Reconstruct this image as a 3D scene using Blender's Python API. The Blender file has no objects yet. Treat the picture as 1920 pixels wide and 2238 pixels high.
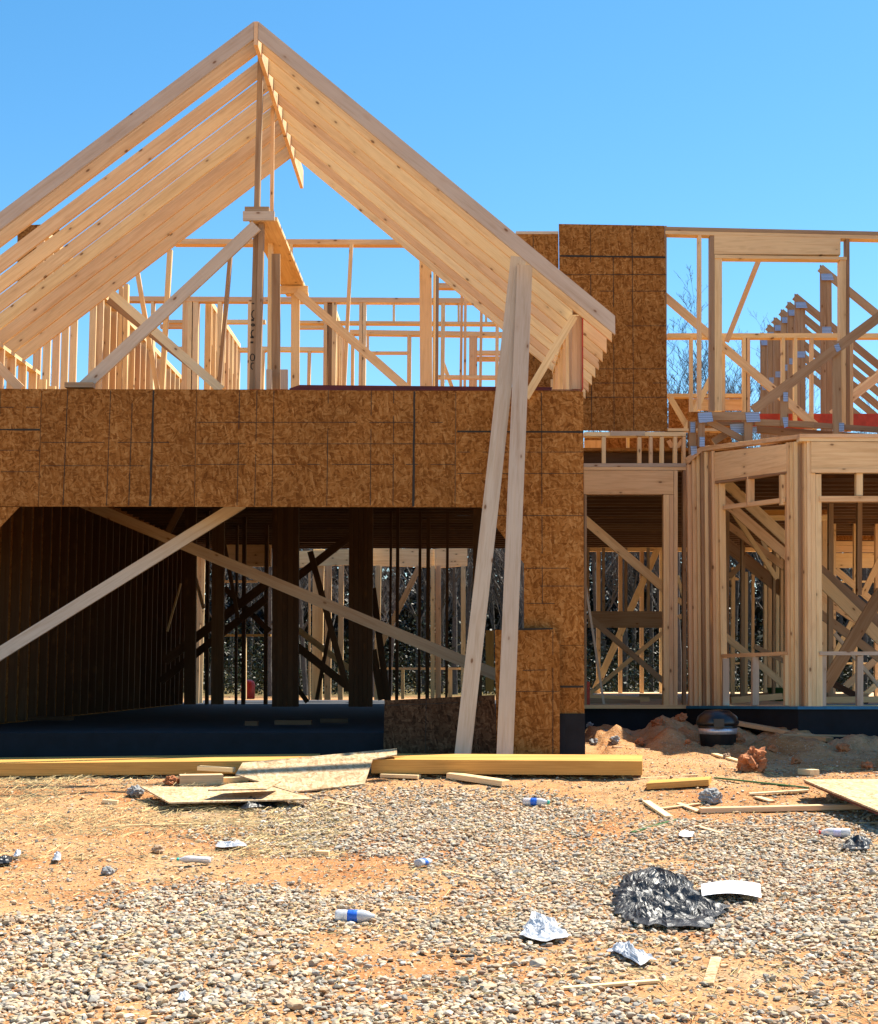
import bpy, bmesh, math, random
import numpy as np
from mathutils import Vector, Matrix, noise
random.seed(7); rng = np.random.default_rng(11)
C = bpy.context.scene.collection
SC = bpy.context.scene

# ---------------------------------------------------------------- camera
F, CX, CY, EYE = 3235.0, 1000.0, 1119.0, 1.25      # focal length and centre in photo pixels (1920 wide)
PITCH = math.atan(.11); CP, SP = math.cos(PITCH), math.sin(PITCH)
cam = bpy.data.cameras.new('camera'); co = bpy.data.objects.new('camera', cam); C.objects.link(co)
cam.sensor_fit = 'HORIZONTAL'; cam.sensor_width = 36; cam.lens = F/1920*36
cam.shift_x = (960-CX)/1920; cam.shift_y = 0
co.location = (0, 0, EYE); co.rotation_euler = (math.pi/2+PITCH, 0, 0)
cam.clip_start = .1; cam.clip_end = 3000
SC.camera = co
# ---------------------------------------------------------------- light
SUN = Vector((.50, .33, 1)).normalized()            # towards the sun: right, behind the house, high
w = bpy.data.worlds.new('World'); SC.world = w; w.use_nodes = True
nt = w.node_tree; bg = nt.nodes['Background']
sky = nt.nodes.new('ShaderNodeTexSky'); sky.sky_type = 'NISHITA'; sky.sun_disc = False
sky.sun_elevation = math.asin(SUN.z); sky.sun_rotation = math.atan2(SUN.x, SUN.y)
sky.air_density = 1.0; sky.dust_density = .3; sky.ozone_density = 2.5; sky.altitude = 200
hs = nt.nodes.new('ShaderNodeHueSaturation'); hs.inputs['Saturation'].default_value = 1.29
hs.inputs['Hue'].default_value = .49
nt.links.new(sky.outputs[0], hs.inputs['Color']); nt.links.new(hs.outputs[0], bg.inputs[0])
bg.inputs[1].default_value = .09
sl = bpy.data.lights.new('sun', 'SUN'); sl.energy = 5; sl.angle = math.radians(.53); sl.color = (1, .93, .80)
so = bpy.data.objects.new('sun', sl); C.objects.link(so); so.rotation_euler = SUN.to_track_quat('Z', 'Y').to_euler()
so.location = SUN*60
SC.view_settings.view_transform = 'Standard'; SC.view_settings.look = 'None'
SC.view_settings.exposure = 1.22; SC.view_settings.gamma = 1
SC.cycles.max_bounces = 5; SC.cycles.diffuse_bounces = 3; SC.cycles.glossy_bounces = 2
SC.cycles.transparent_max_bounces = 6; SC.cycles.use_denoising = True
SC.cycles.caustics_reflective = False; SC.cycles.caustics_refractive = False

# ---------------------------------------------------------------- geometry helpers
def P(u, v, Y):
    x = (u-CX)/F; y = (CY-v)/F
    t = Y/(CP-y*SP)
    return Vector((x*t, Y, EYE+(SP+y*CP)*t))
GY = [-400, 0, 5, 7.2, 9.5, 11.4, 12, 12.4, 13.9, 16.3, 20, 60, 400]
GZ = [-2, 0, 0, .06, .15, .28, .355, .42, .475, .60, .60, .7, 3]
def gz(Y): return float(np.interp(Y, GY, GZ))
def G(u, v, lift=0.0):
    lo, hi = 2.0, 80.0
    for _ in range(50):
        m = (lo+hi)/2
        if P(u, v, m).z > gz(m)+lift: lo = m
        else: hi = m
    p = P(u, v, lo); return p
def frame(x, yhint):
    x = x.normalized(); z = x.cross(yhint).normalized(); y = z.cross(x).normalized()
    return Matrix((x, y, z)).transposed()
def link(name, me, parent=None, M=None, mat=None):
    o = bpy.data.objects.new(name, me); C.objects.link(o)
    if mat is not None and not me.materials: me.materials.append(mat)
    if parent is not None: o.parent = parent
    if M is not None:
        if parent is not None: M = Matrix.Translation(-parent.location) @ M
        o.matrix_basis = M
    return o
def tag(o, label, cat, group=None, kind=None):
    if label: o['label'] = label
    if cat: o['category'] = cat
    if group: o['group'] = group
    if kind: o['kind'] = kind
    return o
def thing(name, loc, label, cat, group=None):
    o = bpy.data.objects.new(name, None); C.objects.link(o); o.location = loc
    o.empty_display_size = .1
    return tag(o, label, cat, group)
def boxmesh(name, x0, x1, y0, y1, z0, z1):
    me = bpy.data.meshes.new(name)
    v = [(x, y, z) for x in (x0, x1) for y in (y0, y1) for z in (z0, z1)]
    f = [(0, 1, 3, 2), (4, 6, 7, 5), (0, 4, 5, 1), (2, 3, 7, 6), (0, 2, 6, 4), (1, 5, 7, 3)]
    me.from_pydata(v, [], f); me.update(); return me
J = [0]
def jit():
    J[0] = (J[0]+1) % 97; return J[0]*.00006
def bar3(par, name, p0, p1, w, d, back, mat):
    """a board: centreline p0-p1 of its front face, w across, d deep towards `back`"""
    R = frame(p1-p0, back); L = (p1-p0).length; j = jit()
    me = boxmesh(name, 0, L, j, d+j, -w/2, w/2)
    return link(name, me, par, Matrix.Translation(p0) @ R.to_4x4(), mat)
def bar(par, name, u0, v0, u1, v1, Y, w, d=.038, Y1=None, mat=None):
    """board given by its two ends in the photo and its distance; w in photo pixels"""
    Y1 = Y if Y1 is None else Y1
    return bar3(par, name, P(u0, v0, Y), P(u1, v1, Y1), w*(Y+Y1)/2/F, d, Vector((0, 1, 0)), mat or WOOD)
def prism(par, name, pts, ext, mat, flat='x'):
    """polygon of world points pushed along ext; local frame with X along the grain"""
    x = {'x': Vector((1, 0, 0)), 'z': Vector((0, 0, 1)), 'y': Vector((0, 1, 0))}[flat] if isinstance(flat, str) else flat
    R = frame(x, ext.normalized()); o = pts[0].copy()
    Ri = R.inverted(); q = [Ri @ (p-o) for p in pts]; e = Ri @ ext
    bm = bmesh.new(); a = [bm.verts.new(p) for p in q]; b = [bm.verts.new(p+e) for p in q]
    n = len(q); bm.faces.new(a); bm.faces.new(b[::-1])
    for i in range(n): bm.faces.new((a[i], b[i], b[(i+1) % n], a[(i+1) % n]))
    bmesh.ops.recalc_face_normals(bm, faces=bm.faces)
    me = bpy.data.meshes.new(name); bm.to_mesh(me); bm.free()
    return link(name, me, par, Matrix.Translation(o) @ R.to_4x4(), mat)
def poly(par, name, uv, Y, d, mat, flat='x'):
    j = jit()
    return prism(par, name, [P(a, b, Y+j) for a, b in uv], Vector((0, d, 0)), mat, flat)
def rect(par, name, u0, v0, u1, v1, Y, d, mat=None):
    fl = 'x' if abs(u1-u0) > abs(v1-v0) else 'z'
    return poly(par, name, [(u0, v0), (u1, v0), (u1, v1), (u0, v1)], Y, d, mat or WOOD, fl)
def wbox(par, name, x0, x1, y0, y1, z0, z1, mat):
    me = boxmesh(name, 0, x1-x0, 0, y1-y0, 0, z1-z0)
    if (z1-z0) > max(x1-x0, y1-y0):
        me = boxmesh(name, 0, z1-z0, 0, y1-y0, -(x1-x0), 0)
        M = Matrix.Translation((x0, y0, z0)) @ Matrix(((0, 0, -1), (0, 1, 0), (1, 0, 0))).to_4x4()
    elif (y1-y0) > (x1-x0):
        me = boxmesh(name, 0, y1-y0, 0, x1-x0, -(z1-z0), 0)
        M = Matrix.Translation((x0, y0, z0)) @ Matrix(((0, 1, 0), (1, 0, 0), (0, 0, -1))).to_4x4()
    else: M = Matrix.Translation((x0, y0, z0))
    return link(name, me, par, M, mat)

# ---------------------------------------------------------------- materials
def newmat(name):
    m = bpy.data.materials.new(name); m.use_nodes = True
    return m, m.node_tree.nodes, m.node_tree.links, m.node_tree.nodes['Principled BSDF']
def ramp(N, L, src, stops):
    r = N.new('ShaderNodeValToRGB'); cr = r.color_ramp
    cr.elements[0].position, cr.elements[0].color = stops[0][0], (*stops[0][1], 1)
    cr.elements[1].position, cr.elements[1].color = stops[-1][0], (*stops[-1][1], 1)
    for p, c in stops[1:-1]:
        e = cr.elements.new(p); e.color = (*c, 1)
    L.new(src, r.inputs[0]); return r.outputs[0]
def mth(N, L, op, a, b=None, clamp=False):
    m = N.new('ShaderNodeMath'); m.operation = op; m.use_clamp = clamp
    for i, x in enumerate((a, b)):
        if x is None: continue
        if isinstance(x, (int, float)): m.inputs[i].default_value = x
        else: L.new(x, m.inputs[i])
    return m.outputs[0]
def mix(N, L, fac, a, b, mode='MIX'):
    m = N.new('ShaderNodeMix'); m.data_type = 'RGBA'; m.blend_type = mode
    for s, x in ((m.inputs[0], fac), (m.inputs[6], a), (m.inputs[7], b)):
        if isinstance(x, (int, float)): s.default_value = x
        elif isinstance(x, tuple): s.default_value = (*x, 1)
        else: L.new(x, s)
    return m.outputs[2]
def texco(N, L, scale=(1, 1, 1), rot=(0, 0, 0), rnd=True):
    tc = N.new('ShaderNodeTexCoord'); src = tc.outputs['Object']
    if rnd:
        oi = N.new('ShaderNodeObjectInfo')
        cm = N.new('ShaderNodeCombineXYZ'); k = mth(N, L, 'MULTIPLY', oi.outputs['Random'], 137.0)
        for i in range(3): L.new(k, cm.inputs[i])
        va = N.new('ShaderNodeVectorMath'); L.new(src, va.inputs[0]); L.new(cm.outputs[0], va.inputs[1]); src = va.outputs[0]
    mp = N.new('ShaderNodeMapping'); mp.inputs['Scale'].default_value = scale; mp.inputs['Rotation'].default_value = rot
    L.new(src, mp.inputs['Vector']); return mp.outputs[0]
def tex(N, L, kind, vec, scale, **kw):
    t = N.new(kind); L.new(vec, t.inputs['Vector']); t.inputs['Scale'].default_value = scale
    for k, v in kw.items():
        if k in t.inputs.keys(): t.inputs[k].default_value = v
        else: setattr(t, k, v)
    return t
def bump(N, L, b, h, s, d=.01):
    n = N.new('ShaderNodeBump'); n.inputs['Strength'].default_value = s; n.inputs['Distance'].default_value = d
    L.new(h, n.inputs['Height']); L.new(n.outputs[0], b.inputs['Normal'])
def wood(name, tones, knots=True, rough=.62, grain=.35):
    m, N, L, b = newmat(name)
    oi = N.new('ShaderNodeObjectInfo')
    base = ramp(N, L, oi.outputs['Random'], tones)
    g1 = tex(N, L, 'ShaderNodeTexNoise', texco(N, L, (1.2, 14, 14)), 2.2, Detail=5.0, Roughness=.6, Distortion=.4)
    g2 = tex(N, L, 'ShaderNodeTexNoise', texco(N, L, (2, 90, 90)), 1.5, Detail=3.0)
    wv = tex(N, L, 'ShaderNodeTexWave', texco(N, L, (.35, 7, 7)), 3.0, Distortion=6.0, Detail=3.0)
    wv.bands_direction = 'Y'
    v = mth(N, L, 'MULTIPLY_ADD', g1.outputs[0], .9); 
    s = ramp(N, L, g1.outputs[0], [(.3, (.84, .79, .72)), (.5, (1, 1, 1)), (.72, (1.0, .96, .90))])
    col = mix(N, L, .8, base, s, 'MULTIPLY')
    s2 = ramp(N, L, g2.outputs[0], [(.35, (.80, .74, .66)), (.6, (1, 1, 1))])
    col = mix(N, L, grain, col, s2, 'MULTIPLY')
    s3 = ramp(N, L, wv.outputs[0], [(0, (.72, .56, .44)), (.35, (1, 1, 1))])
    col = mix(N, L, grain*.8, col, s3, 'MULTIPLY')
    big = tex(N, L, 'ShaderNodeTexNoise', texco(N, L, (.8, 2, 2)), 1.3, Detail=2.0)
    s4 = ramp(N, L, big.outputs[0], [(.35, (.86, .82, .80)), (.65, (1.0, 1.0, 1.0))])
    col = mix(N, L, .6, col, s4, 'MULTIPLY')
    if knots:
        vo = tex(N, L, 'ShaderNodeTexVoronoi', texco(N, L, (4.2, 1.2, 8.5)), 1.0)
        k = ramp(N, L, vo.outputs['Distance'], [(.06, (1, 1, 1)), (.12, (0, 0, 0))])
        col = mix(N, L, mth(N, L, 'MULTIPLY', k, .85), col, (.13, .055, .02))
        k2 = ramp(N, L, vo.outputs['Distance'], [(.1, (1, 1, 1)), (.3, (0, 0, 0))])
        col = mix(N, L, mth(N, L, 'MULTIPLY', k2, .18), col, (.3, .15, .06))
    L.new(col, b.inputs['Base Color']); b.inputs['Roughness'].default_value = rough
    b.inputs['Specular IOR Level'].default_value = .12
    bump(N, L, b, g2.outputs[0], .25, .003)
    return m
WOOD = wood('pine_lumber', [(0, (.90, .69, .37)), (.2, (.80, .55, .30)), (.4, (.88, .68, .37)), (.6, (.91, .73, .43)), (.8, (.76, .52, .31)), (1, (.90, .66, .36))])
GREY = wood('planed_grey_lumber', [(0, (.62, .54, .42)), (.5, (.56, .48, .38)), (1, (.64, .56, .43))], grain=.35)
AGED = wood('weathered_lumber', [(0, (.42, .29, .17)), (.4, (.36, .25, .16)), (.7, (.45, .33, .20)), (1, (.38, .24, .14))], grain=.5)
LVLM = wood('laminated_beam_wood', [(0, (.62, .34, .09)), (1, (.66, .38, .12))], knots=False, grain=.5)
SHADEW = wood('shade_dark_lumber', [(0, (.13, .075, .04)), (.5, (.10, .055, .03)), (1, (.16, .095, .05))], grain=.5)  # lumber darkened to carry the shade indoors and under the ceilings
FLYW = wood('dull_grey_lumber', [(0, (.52, .45, .37)), (1, (.56, .48, .39))], grain=.25)
DARKW = wood('dark_lumber', [(0, (.10, .055, .035)), (.5, (.13, .075, .045)), (1, (.08, .045, .03))], grain=.4)  # darker brown lumber tone, used for a single brace
def osbmat(name, lo, mid, hi):
    m, N, L, b = newmat(name)
    layers = []
    wq = tex(N, L, 'ShaderNodeTexNoise', texco(N, L), 6.0, Detail=2.0)
    for k, a in enumerate((.15, .95, 1.75, 2.6)):
        vec = texco(N, L, (1, .3, 1), (0, 0, 0))
        va = N.new('ShaderNodeVectorMath'); va.operation = 'MULTIPLY_ADD'
        L.new(wq.outputs['Color'], va.inputs[0]); va.inputs[1].default_value = (.05, .05, .05); L.new(vec, va.inputs[2])
        r = N.new('ShaderNodeVectorRotate'); r.rotation_type = 'Y_AXIS'; r.inputs['Angle'].default_value = a; L.new(va.outputs[0], r.inputs['Vector'])
        mp = N.new('ShaderNodeMapping'); mp.inputs['Scale'].default_value = (12, 8, 56); mp.inputs['Location'].default_value = (k*3.1, k, k*7.7)
        L.new(r.outputs[0], mp.inputs['Vector'])
        vo = N.new('ShaderNodeTexVoronoi'); vo.inputs['Scale'].default_value = 1; L.new(mp.outputs[0], vo.inputs['Vector'])
        sp = N.new('ShaderNodeSeparateColor'); L.new(vo.outputs['Color'], sp.inputs[0]); layers.append(sp.outputs)
    pick = tex(N, L, 'ShaderNodeTexVoronoi', texco(N, L, (22, 22, 30)), 1.0)
    ps = N.new('ShaderNodeSeparateColor'); L.new(pick.outputs['Color'], ps.inputs[0])
    def sel(a, b_, t):
        s = mth(N, L, 'GREATER_THAN', t, .5)
        mm = N.new('ShaderNodeMix'); L.new(s, mm.inputs[0]); L.new(a, mm.inputs[2]); L.new(b_, mm.inputs[3]); return mm.outputs[0]
    v = sel(sel(layers[0][0], layers[1][0], ps.outputs[0]), sel(layers[2][0], layers[3][0], ps.outputs[1]), ps.outputs[2])
    v2 = mth(N, L, 'MULTIPLY_ADD', v, .7); N.active = None
    av = mth(N, L, 'ADD', mth(N, L, 'MULTIPLY', v, .65), mth(N, L, 'MULTIPLY', layers[2][1], .35))
    col = ramp(N, L, av, [(.08, lo), (.3, tuple((x+y)/2 for x, y in zip(lo, mid))), (.5, mid), (.75, tuple((x+y)/2 for x, y in zip(hi, mid))), (.93, hi)])
    n = tex(N, L, 'ShaderNodeTexNoise', texco(N, L), 2.3, Detail=4.0)
    sh = ramp(N, L, n.outputs[0], [(.3, (.78, .76, .74)), (.7, (1.06, 1.04, 1.02))])
    col = mix(N, L, .7, col, sh, 'MULTIPLY')
    oi = N.new('ShaderNodeObjectInfo')
    ob = ramp(N, L, oi.outputs['Random'], [(0, (.88, .84, .8)), (1, (1.05, 1, .95))])
    col = mix(N, L, 1.0, col, ob, 'MULTIPLY')
    f1 = tex(N, L, 'ShaderNodeTexNoise', texco(N, L, (1, 1, 3)), 55.0, Detail=5.0, Roughness=.7)
    col = mix(N, L, .8, col, ramp(N, L, f1.outputs[0], [(.32, (.70, .66, .62)), (.5, (1, 1, 1)), (.7, (1.15, 1.13, 1.1))]), 'MULTIPLY')
    L.new(col, b.inputs['Base Color']); b.inputs['Roughness'].default_value = .75; b.inputs['Specular IOR Level'].default_value = .08
    bump(N, L, b, av, .3, .004)
    return m
OSB = osbmat('oriented_strand_board', (.17, .064, .013), (.31, .138, .034), (.45, .245, .085))
OSBP = osbmat('pale_strand_board', (.36, .24, .13), (.56, .42, .26), (.70, .57, .40))
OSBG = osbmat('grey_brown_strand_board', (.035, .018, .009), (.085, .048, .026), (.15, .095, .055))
def plain(name, col, rough=.7, metal=0, var=.2, sc=12, bmp=.2, spec=.4):
    m, N, L, b = newmat(name)
    n = tex(N, L, 'ShaderNodeTexNoise', texco(N, L), sc, Detail=6.0, Roughness=.6)
    c = ramp(N, L, n.outputs[0], [(.3, tuple(x*(1-var) for x in col)), (.7, tuple(min(1, x*(1+var)) for x in col))])
    L.new(c, b.inputs['Base Color']); b.inputs['Roughness'].default_value = rough; b.inputs['Metallic'].default_value = metal
    b.inputs['Specular IOR Level'].default_value = spec
    if bmp: bump(N, L, b, n.outputs[0], bmp, .01)
    return m
INK = plain('dark_ink', (.025, .022, .016), .8, bmp=0)
RED = plain('red_edge_paint', (.42, .045, .02), .55, var=.25)
DRED = plain('dark_red_board', (.10, .012, .012), .6, var=.3)
DAMP = plain('damp_proofed_concrete', (.006, .008, .012), .85, var=.45, sc=5, bmp=.4)
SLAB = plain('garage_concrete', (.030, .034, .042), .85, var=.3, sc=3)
SEAL = plain('blue_sill_gasket', (.02, .16, .30), .6)
BLACKP = plain('black_plastic', (.012, .012, .014), .3, spec=.5, bmp=.05)
SILVER = plain('silver_tape', (.5, .5, .55), .35, metal=.6, sc=30)
PAPER = plain('white_paper', (.85, .85, .87), .8, var=.05)
WFILM = plain('white_plastic_film', (.72, .74, .78), .25, var=.08); WFILM.node_tree.nodes['Principled BSDF'].inputs['Transmission Weight'].default_value = .35
BFILM = plain('black_silt_fabric', (.010, .011, .013), .42, var=.5, sc=40, bmp=.5, spec=.6)
GREENP = plain('green_plastic', (.04, .12, .03), .5)
STRAP = plain('black_strap', (.03, .03, .03), .6)
REDP = plain('red_plastic', (.75, .04, .02), .4)
def metalplate():
    m, N, L, b = newmat('galvanised_nail_plate')
    v = texco(N, L, rnd=False)
    wv = tex(N, L, 'ShaderNodeTexWave', v, 32.0, Distortion=.3); wv.bands_direction = 'X'
    w2 = tex(N, L, 'ShaderNodeTexWave', v, 16.0, Distortion=.2); w2.bands_direction = 'Z'
    p = mth(N, L, 'MULTIPLY', wv.outputs[0], w2.outputs[0])
    c = ramp(N, L, p, [(.15, (.34, .47, .70)), (.5, (.07, .11, .20))])
    L.new(c, b.inputs['Base Color']); b.inputs['Metallic'].default_value = .35; b.inputs['Roughness'].default_value = .45
    return m
PLATE = metalplate()

# ================================================================ GROUND
def groundmat():
    m, N, L, b = newmat('orange_clay_ground')
    tc = N.new('ShaderNodeTexCoord')
    n1 = tex(N, L, 'ShaderNodeTexNoise', tc.outputs['Object'], .9, Detail=6.0, Roughness=.6)
    n2 = tex(N, L, 'ShaderNodeTexNoise', tc.outputs['Object'], 14.0, Detail=8.0, Roughness=.7)
    n3 = tex(N, L, 'ShaderNodeTexVoronoi', tc.outputs['Object'], 60.0)
    c = ramp(N, L, n1.outputs[0], [(.3, (.36, .14, .048)), (.42, (.41, .19, .075)), (.55, (.45, .25, .115)), (.7, (.46, .31, .18))])
    c2 = ramp(N, L, n2.outputs[0], [(.3, (.55, .50, .45)), (.5, (.95, .95, .95)), (.7, (1.12, 1.1, 1.05))])
    c = mix(N, L, .85, c, c2, 'MULTIPLY')
    sp = N.new('ShaderNodeSeparateColor'); L.new(n3.outputs['Color'], sp.inputs[0])
    peb = mth(N, L, 'MULTIPLY', mth(N, L, 'GREATER_THAN', sp.outputs[0], .62), mth(N, L, 'LESS_THAN', n3.outputs['Distance'], .42))
    pc = ramp(N, L, sp.outputs[1], [(0, (.32, .20, .11)), (1, (.52, .38, .25))])
    c = mix(N, L, mth(N, L, 'MULTIPLY', peb, .75), c, pc)
    # forest floor far behind the house
    sx = N.new('ShaderNodeSeparateXYZ'); L.new(tc.outputs['Object'], sx.inputs[0])
    far = N.new('ShaderNodeMapRange'); L.new(sx.outputs['Y'], far.inputs[0]); far.inputs[1].default_value = 38; far.inputs[2].default_value = 44
    c = mix(N, L, far.outputs[0], c, (.16, .12, .05))
    L.new(c, b.inputs['Base Color']); b.inputs['Roughness'].default_value = .95; b.inputs['Specular IOR Level'].default_value = .1
    h = mth(N, L, 'ADD', n2.outputs[0], mth(N, L, 'MULTIPLY', n3.outputs['Distance'], -.35))
    bump(N, L, b, h, .8, .02)
    return m
def hump(x, y):
    z = .03*noise.noise((x*.5, y*.5, 1)) + .018*noise.noise((x*2.3, y*2.3, 4)) + .010*noise.noise((x*7, y*7, 9)) + .006*noise.noise((x*19, y*19, 2))
    if y > 13.95 and x > 1.4:                         # churned spoil heaps by the right wing
        k = min(1, (y-13.95)/.6)*min(1, max(0, (17.0-y)/.6))
        z += k*(.24*abs(noise.noise((x*1.6, y*1.4, 7))) + .11*abs(noise.noise((x*4, y*3.5, 3))) + .04*noise.noise((x*11, y*9, 3)))
    if 12.1 < y < 13.2: z -= .02
    return z
def axis(a, b, s, far, g=1.25):
    c = list(np.arange(a, b, s)); x = b; d = s
    while x < far: c.append(x); d *= g; x += d
    x = a; d = s; pre = []
    while x > -far: d *= g; x -= d; pre.append(x)
    return np.array(pre[::-1]+c)
xs = axis(-6, 7, .045, 400); ys = axis(4.0, 17.2, .045, 400)
nx, ny = len(xs), len(ys)
V = np.zeros((ny, nx, 3), np.float32)
for j, y in enumerate(ys):
    b0 = gz(y)
    for i, x in enumerate(xs):
        V[j, i] = (x, y, b0+(hump(x, y) if (-9 < x < 10 and 2 < y < 20) else 0))
idx = np.arange(nx*ny).reshape(ny, nx)
Fq = np.stack([idx[:-1, :-1], idx[:-1, 1:], idx[1:, 1:], idx[1:, :-1]], -1).reshape(-1, 4)
def npmesh(name, v, f, smooth=True, col=None):
    me = bpy.data.meshes.new(name); k = f.shape[1]
    me.vertices.add(len(v)); me.vertices.foreach_set('co', np.ascontiguousarray(v, np.float32).ravel())
    me.loops.add(f.size); me.loops.foreach_set('vertex_index', f.astype(np.int32).ravel())
    me.polygons.add(len(f)); me.polygons.foreach_set('loop_start', (np.arange(len(f))*k).astype(np.int32))
    me.polygons.foreach_set('use_smooth', np.full(len(f), smooth))
    if col is not None:
        a = me.attributes.new('Col', 'FLOAT_COLOR', 'POINT'); a.data.foreach_set('color', np.ascontiguousarray(col, np.float32).ravel())
    me.update(calc_edges=True); me.validate(); return me
go = link('ground', npmesh('ground', V.reshape(-1, 3), Fq), mat=groundmat()); tag(go, None, None, kind='structure')
def gh(x, y): return gz(y)+hump(x, y)

# ---------------- gravel: crushed stones, one loose mass
def attrmat(name, rough=.85, trans=0):
    m, N, L, b = newmat(name)
    a = N.new('ShaderNodeAttribute'); a.attribute_name = 'Col'
    n = tex(N, L, 'ShaderNodeTexNoise', texco(N, L), 90, Detail=4.0)
    s = ramp(N, L, n.outputs[0], [(.3, (.72, .70, .68)), (.7, (1.08, 1.06, 1.04))])
    c = mix(N, L, .7, a.outputs['Color'], s, 'MULTIPLY')
    L.new(c, b.inputs['Base Color']); b.inputs['Roughness'].default_value = rough; b.inputs['Specular IOR Level'].default_value = .2
    return m
def ico(sub):
    bm = bmesh.new(); bmesh.ops.create_icosphere(bm, subdivisions=sub, radius=1)
    v = np.array([x.co[:] for x in bm.verts]); f = np.array([[q.index for q in x.verts] for x in bm.faces]); bm.free(); return v, f
# bare clay patches of the photo: centre and radii in photo pixels, strength
CLAY = [(120, 1790, 330, 90, 1.0), (330, 1880, 260, 45, .75), (640, 1905, 260, 32, .95), (700, 1960, 90, 20, .4), (100, 1960, 200, 55, .8), (1330, 1740, 130, 45, 1), (1480, 1690, 260, 60, 1.1),
        (1640, 1745, 260, 40, 1), (1130, 1712, 150, 20, .8), (1290, 1800, 120, 25, .5), (700, 2055, 60, 25, .5), (780, 2085, 160, 30, .45), (230, 2215, 120, 25, .8), (1400, 2160, 150, 20, .6), (60, 1870, 160, 60, .8), (1100, 2080, 130, 25, .45), (400, 1700, 300, 30, 1), (640, 2240, 90, 20, .5)]
GRAV = [(900, 1790, 300, 75, .8), (1080, 1800, 250, 60, .7), (480, 1960, 200, 50, .5), (1750, 1900, 350, 100, .5), (300, 2110, 400, 90, .5), (560, 1745, 80, 20, .3)]
def pix(x, y, z):
    dz = z-EYE; d = y*CP+dz*SP; return CX+F*x/d, CY-F*(-y*SP+dz*CP)/d
def density(x, y, u, v):
    d = .66 + .75*noise.noise((x*.9, y*.9, 3.3)) + .55*noise.noise((x*2.6, y*2.6, 8)) + .35*noise.noise((x*6, y*6, 2))
    if y > 12.2: d -= (y-12.2)*.9
    if v < 1760: d -= (1760-v)/160
    for a, b_, ra, rb, s in CLAY:
        q = ((u-a)/ra)**2+((v-b_)/rb)**2
        if q < 4: d -= s*math.exp(-q)
    for a, b_, ra, rb, s in GRAV:
        q = ((u-a)/ra)**2+((v-b_)/rb)**2
        if q < 4: d += s*math.exp(-q)
    return d
P1 = [ico(1) for _ in range(1)]; P2 = ico(2)
def protos(base, n, rough):
    v0, f0 = base; out = []
    for k in range(n):
        v = v0.copy(); pl = rng.normal(size=(12, 3)); pl /= np.linalg.norm(pl, axis=1)[:, None]
        for p in pl:                                  # chip flat facets off
            c = rng.uniform(.38, .8); dd = v@p; m_ = dd > c; v[m_] -= (dd[m_]-c)[:, None]*p
        v *= (1+rng.uniform(-rough, rough, size=len(v)))[:, None]
        out.append(v*np.array([1, rng.uniform(.6, .95), rng.uniform(.34, .62)]))
    return out, f0
near, fn = protos(P2, 14, .05); farp, ff = protos(P1[0], 14, .14)
TON = np.array([(.50, .43, .33), (.44, .40, .34), (.56, .48, .36), (.36, .33, .30), (.58, .50, .40), (.30, .29, .28), (.52, .40, .27), (.46, .44, .41), (.60, .54, .46)])
def scatter(n, ylo, yhi, smin, smax, prot, fc, dens_cut, clay=False):
    vs, fs, cs = [], [], []; off = 0; nv = len(prot[0])
    for _ in range(n):
        y = ylo+(yhi-ylo)*rng.random(); x = rng.uniform(-.33*y-1.1, .31*y+1.4)
        z = gh(x, y); u, v = pix(x, y, z); d = density(x, y, u, v)
        if not clay and rng.random() > min(1, max(.08, (d-.08)/1.05))**1.3: continue
        if clay and y > 13.6 and not (x > 1.4): continue
        s = smin+(smax-smin)*rng.random()**2.2
        if rng.random() < .01: s *= 1.6
        p = prot[rng.integers(len(prot))]; a = rng.uniform(0, 6.283); ca, sa = math.cos(a), math.sin(a)
        t = rng.normal(0, .25); ct, st = math.cos(t), math.sin(t)
        q = p*s; q = np.stack([q[:, 0], q[:, 1]*ct-q[:, 2]*st, q[:, 1]*st+q[:, 2]*ct], 1)
        q = np.stack([q[:, 0]*ca-q[:, 1]*sa, q[:, 0]*sa+q[:, 1]*ca, q[:, 2]], 1)+np.array([x, y, z+s*rng.uniform(.1, .55 if not clay else .2)])
        vs.append(q); fs.append(fc+off); off += nv
        c = TON[rng.integers(len(TON))]*rng.uniform(.60, 1.22)*np.array((1.0, .96, .87)) if (not clay or rng.random() < .5) else np.array((.40, .20, .09))*rng.uniform(.7, 1.2)
        if not clay and rng.random() < .35: c = c*.6+np.array((.50, .29, .15))*.4
        cs.append(np.tile((*c, 1), (nv, 1)))
    return np.concatenate(vs), np.concatenate(fs), np.concatenate(cs)
GM = attrmat('crushed_stone')
a1 = scatter(92000, 4.4, 7.4, .004, .027, near, fn, .55)
a2 = scatter(190000, 7.2, 13.3, .005, .028, farp, ff, .55)
v_ = np.concatenate([a1[0], a2[0]]); f_ = np.concatenate([a1[1], a2[1]+len(a1[0])]); c_ = np.concatenate([a1[2], a2[2]])
tag(link('gravel', npmesh('gravel', v_, f_, False, c_), mat=GM), 'pale grey and tan crushed gravel spread over the clay', 'gravel', kind='stuff')
a3 = scatter(90000, 4.4, 14.5, .003, .014, farp, ff, 1, True)
tag(link('clay_crumbs', npmesh('clay_crumbs', a3[0], a3[1], False, a3[2]), mat=GM), 'small crumbs of clay and stone chips scattered on the ground', 'clay', kind='stuff')
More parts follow.
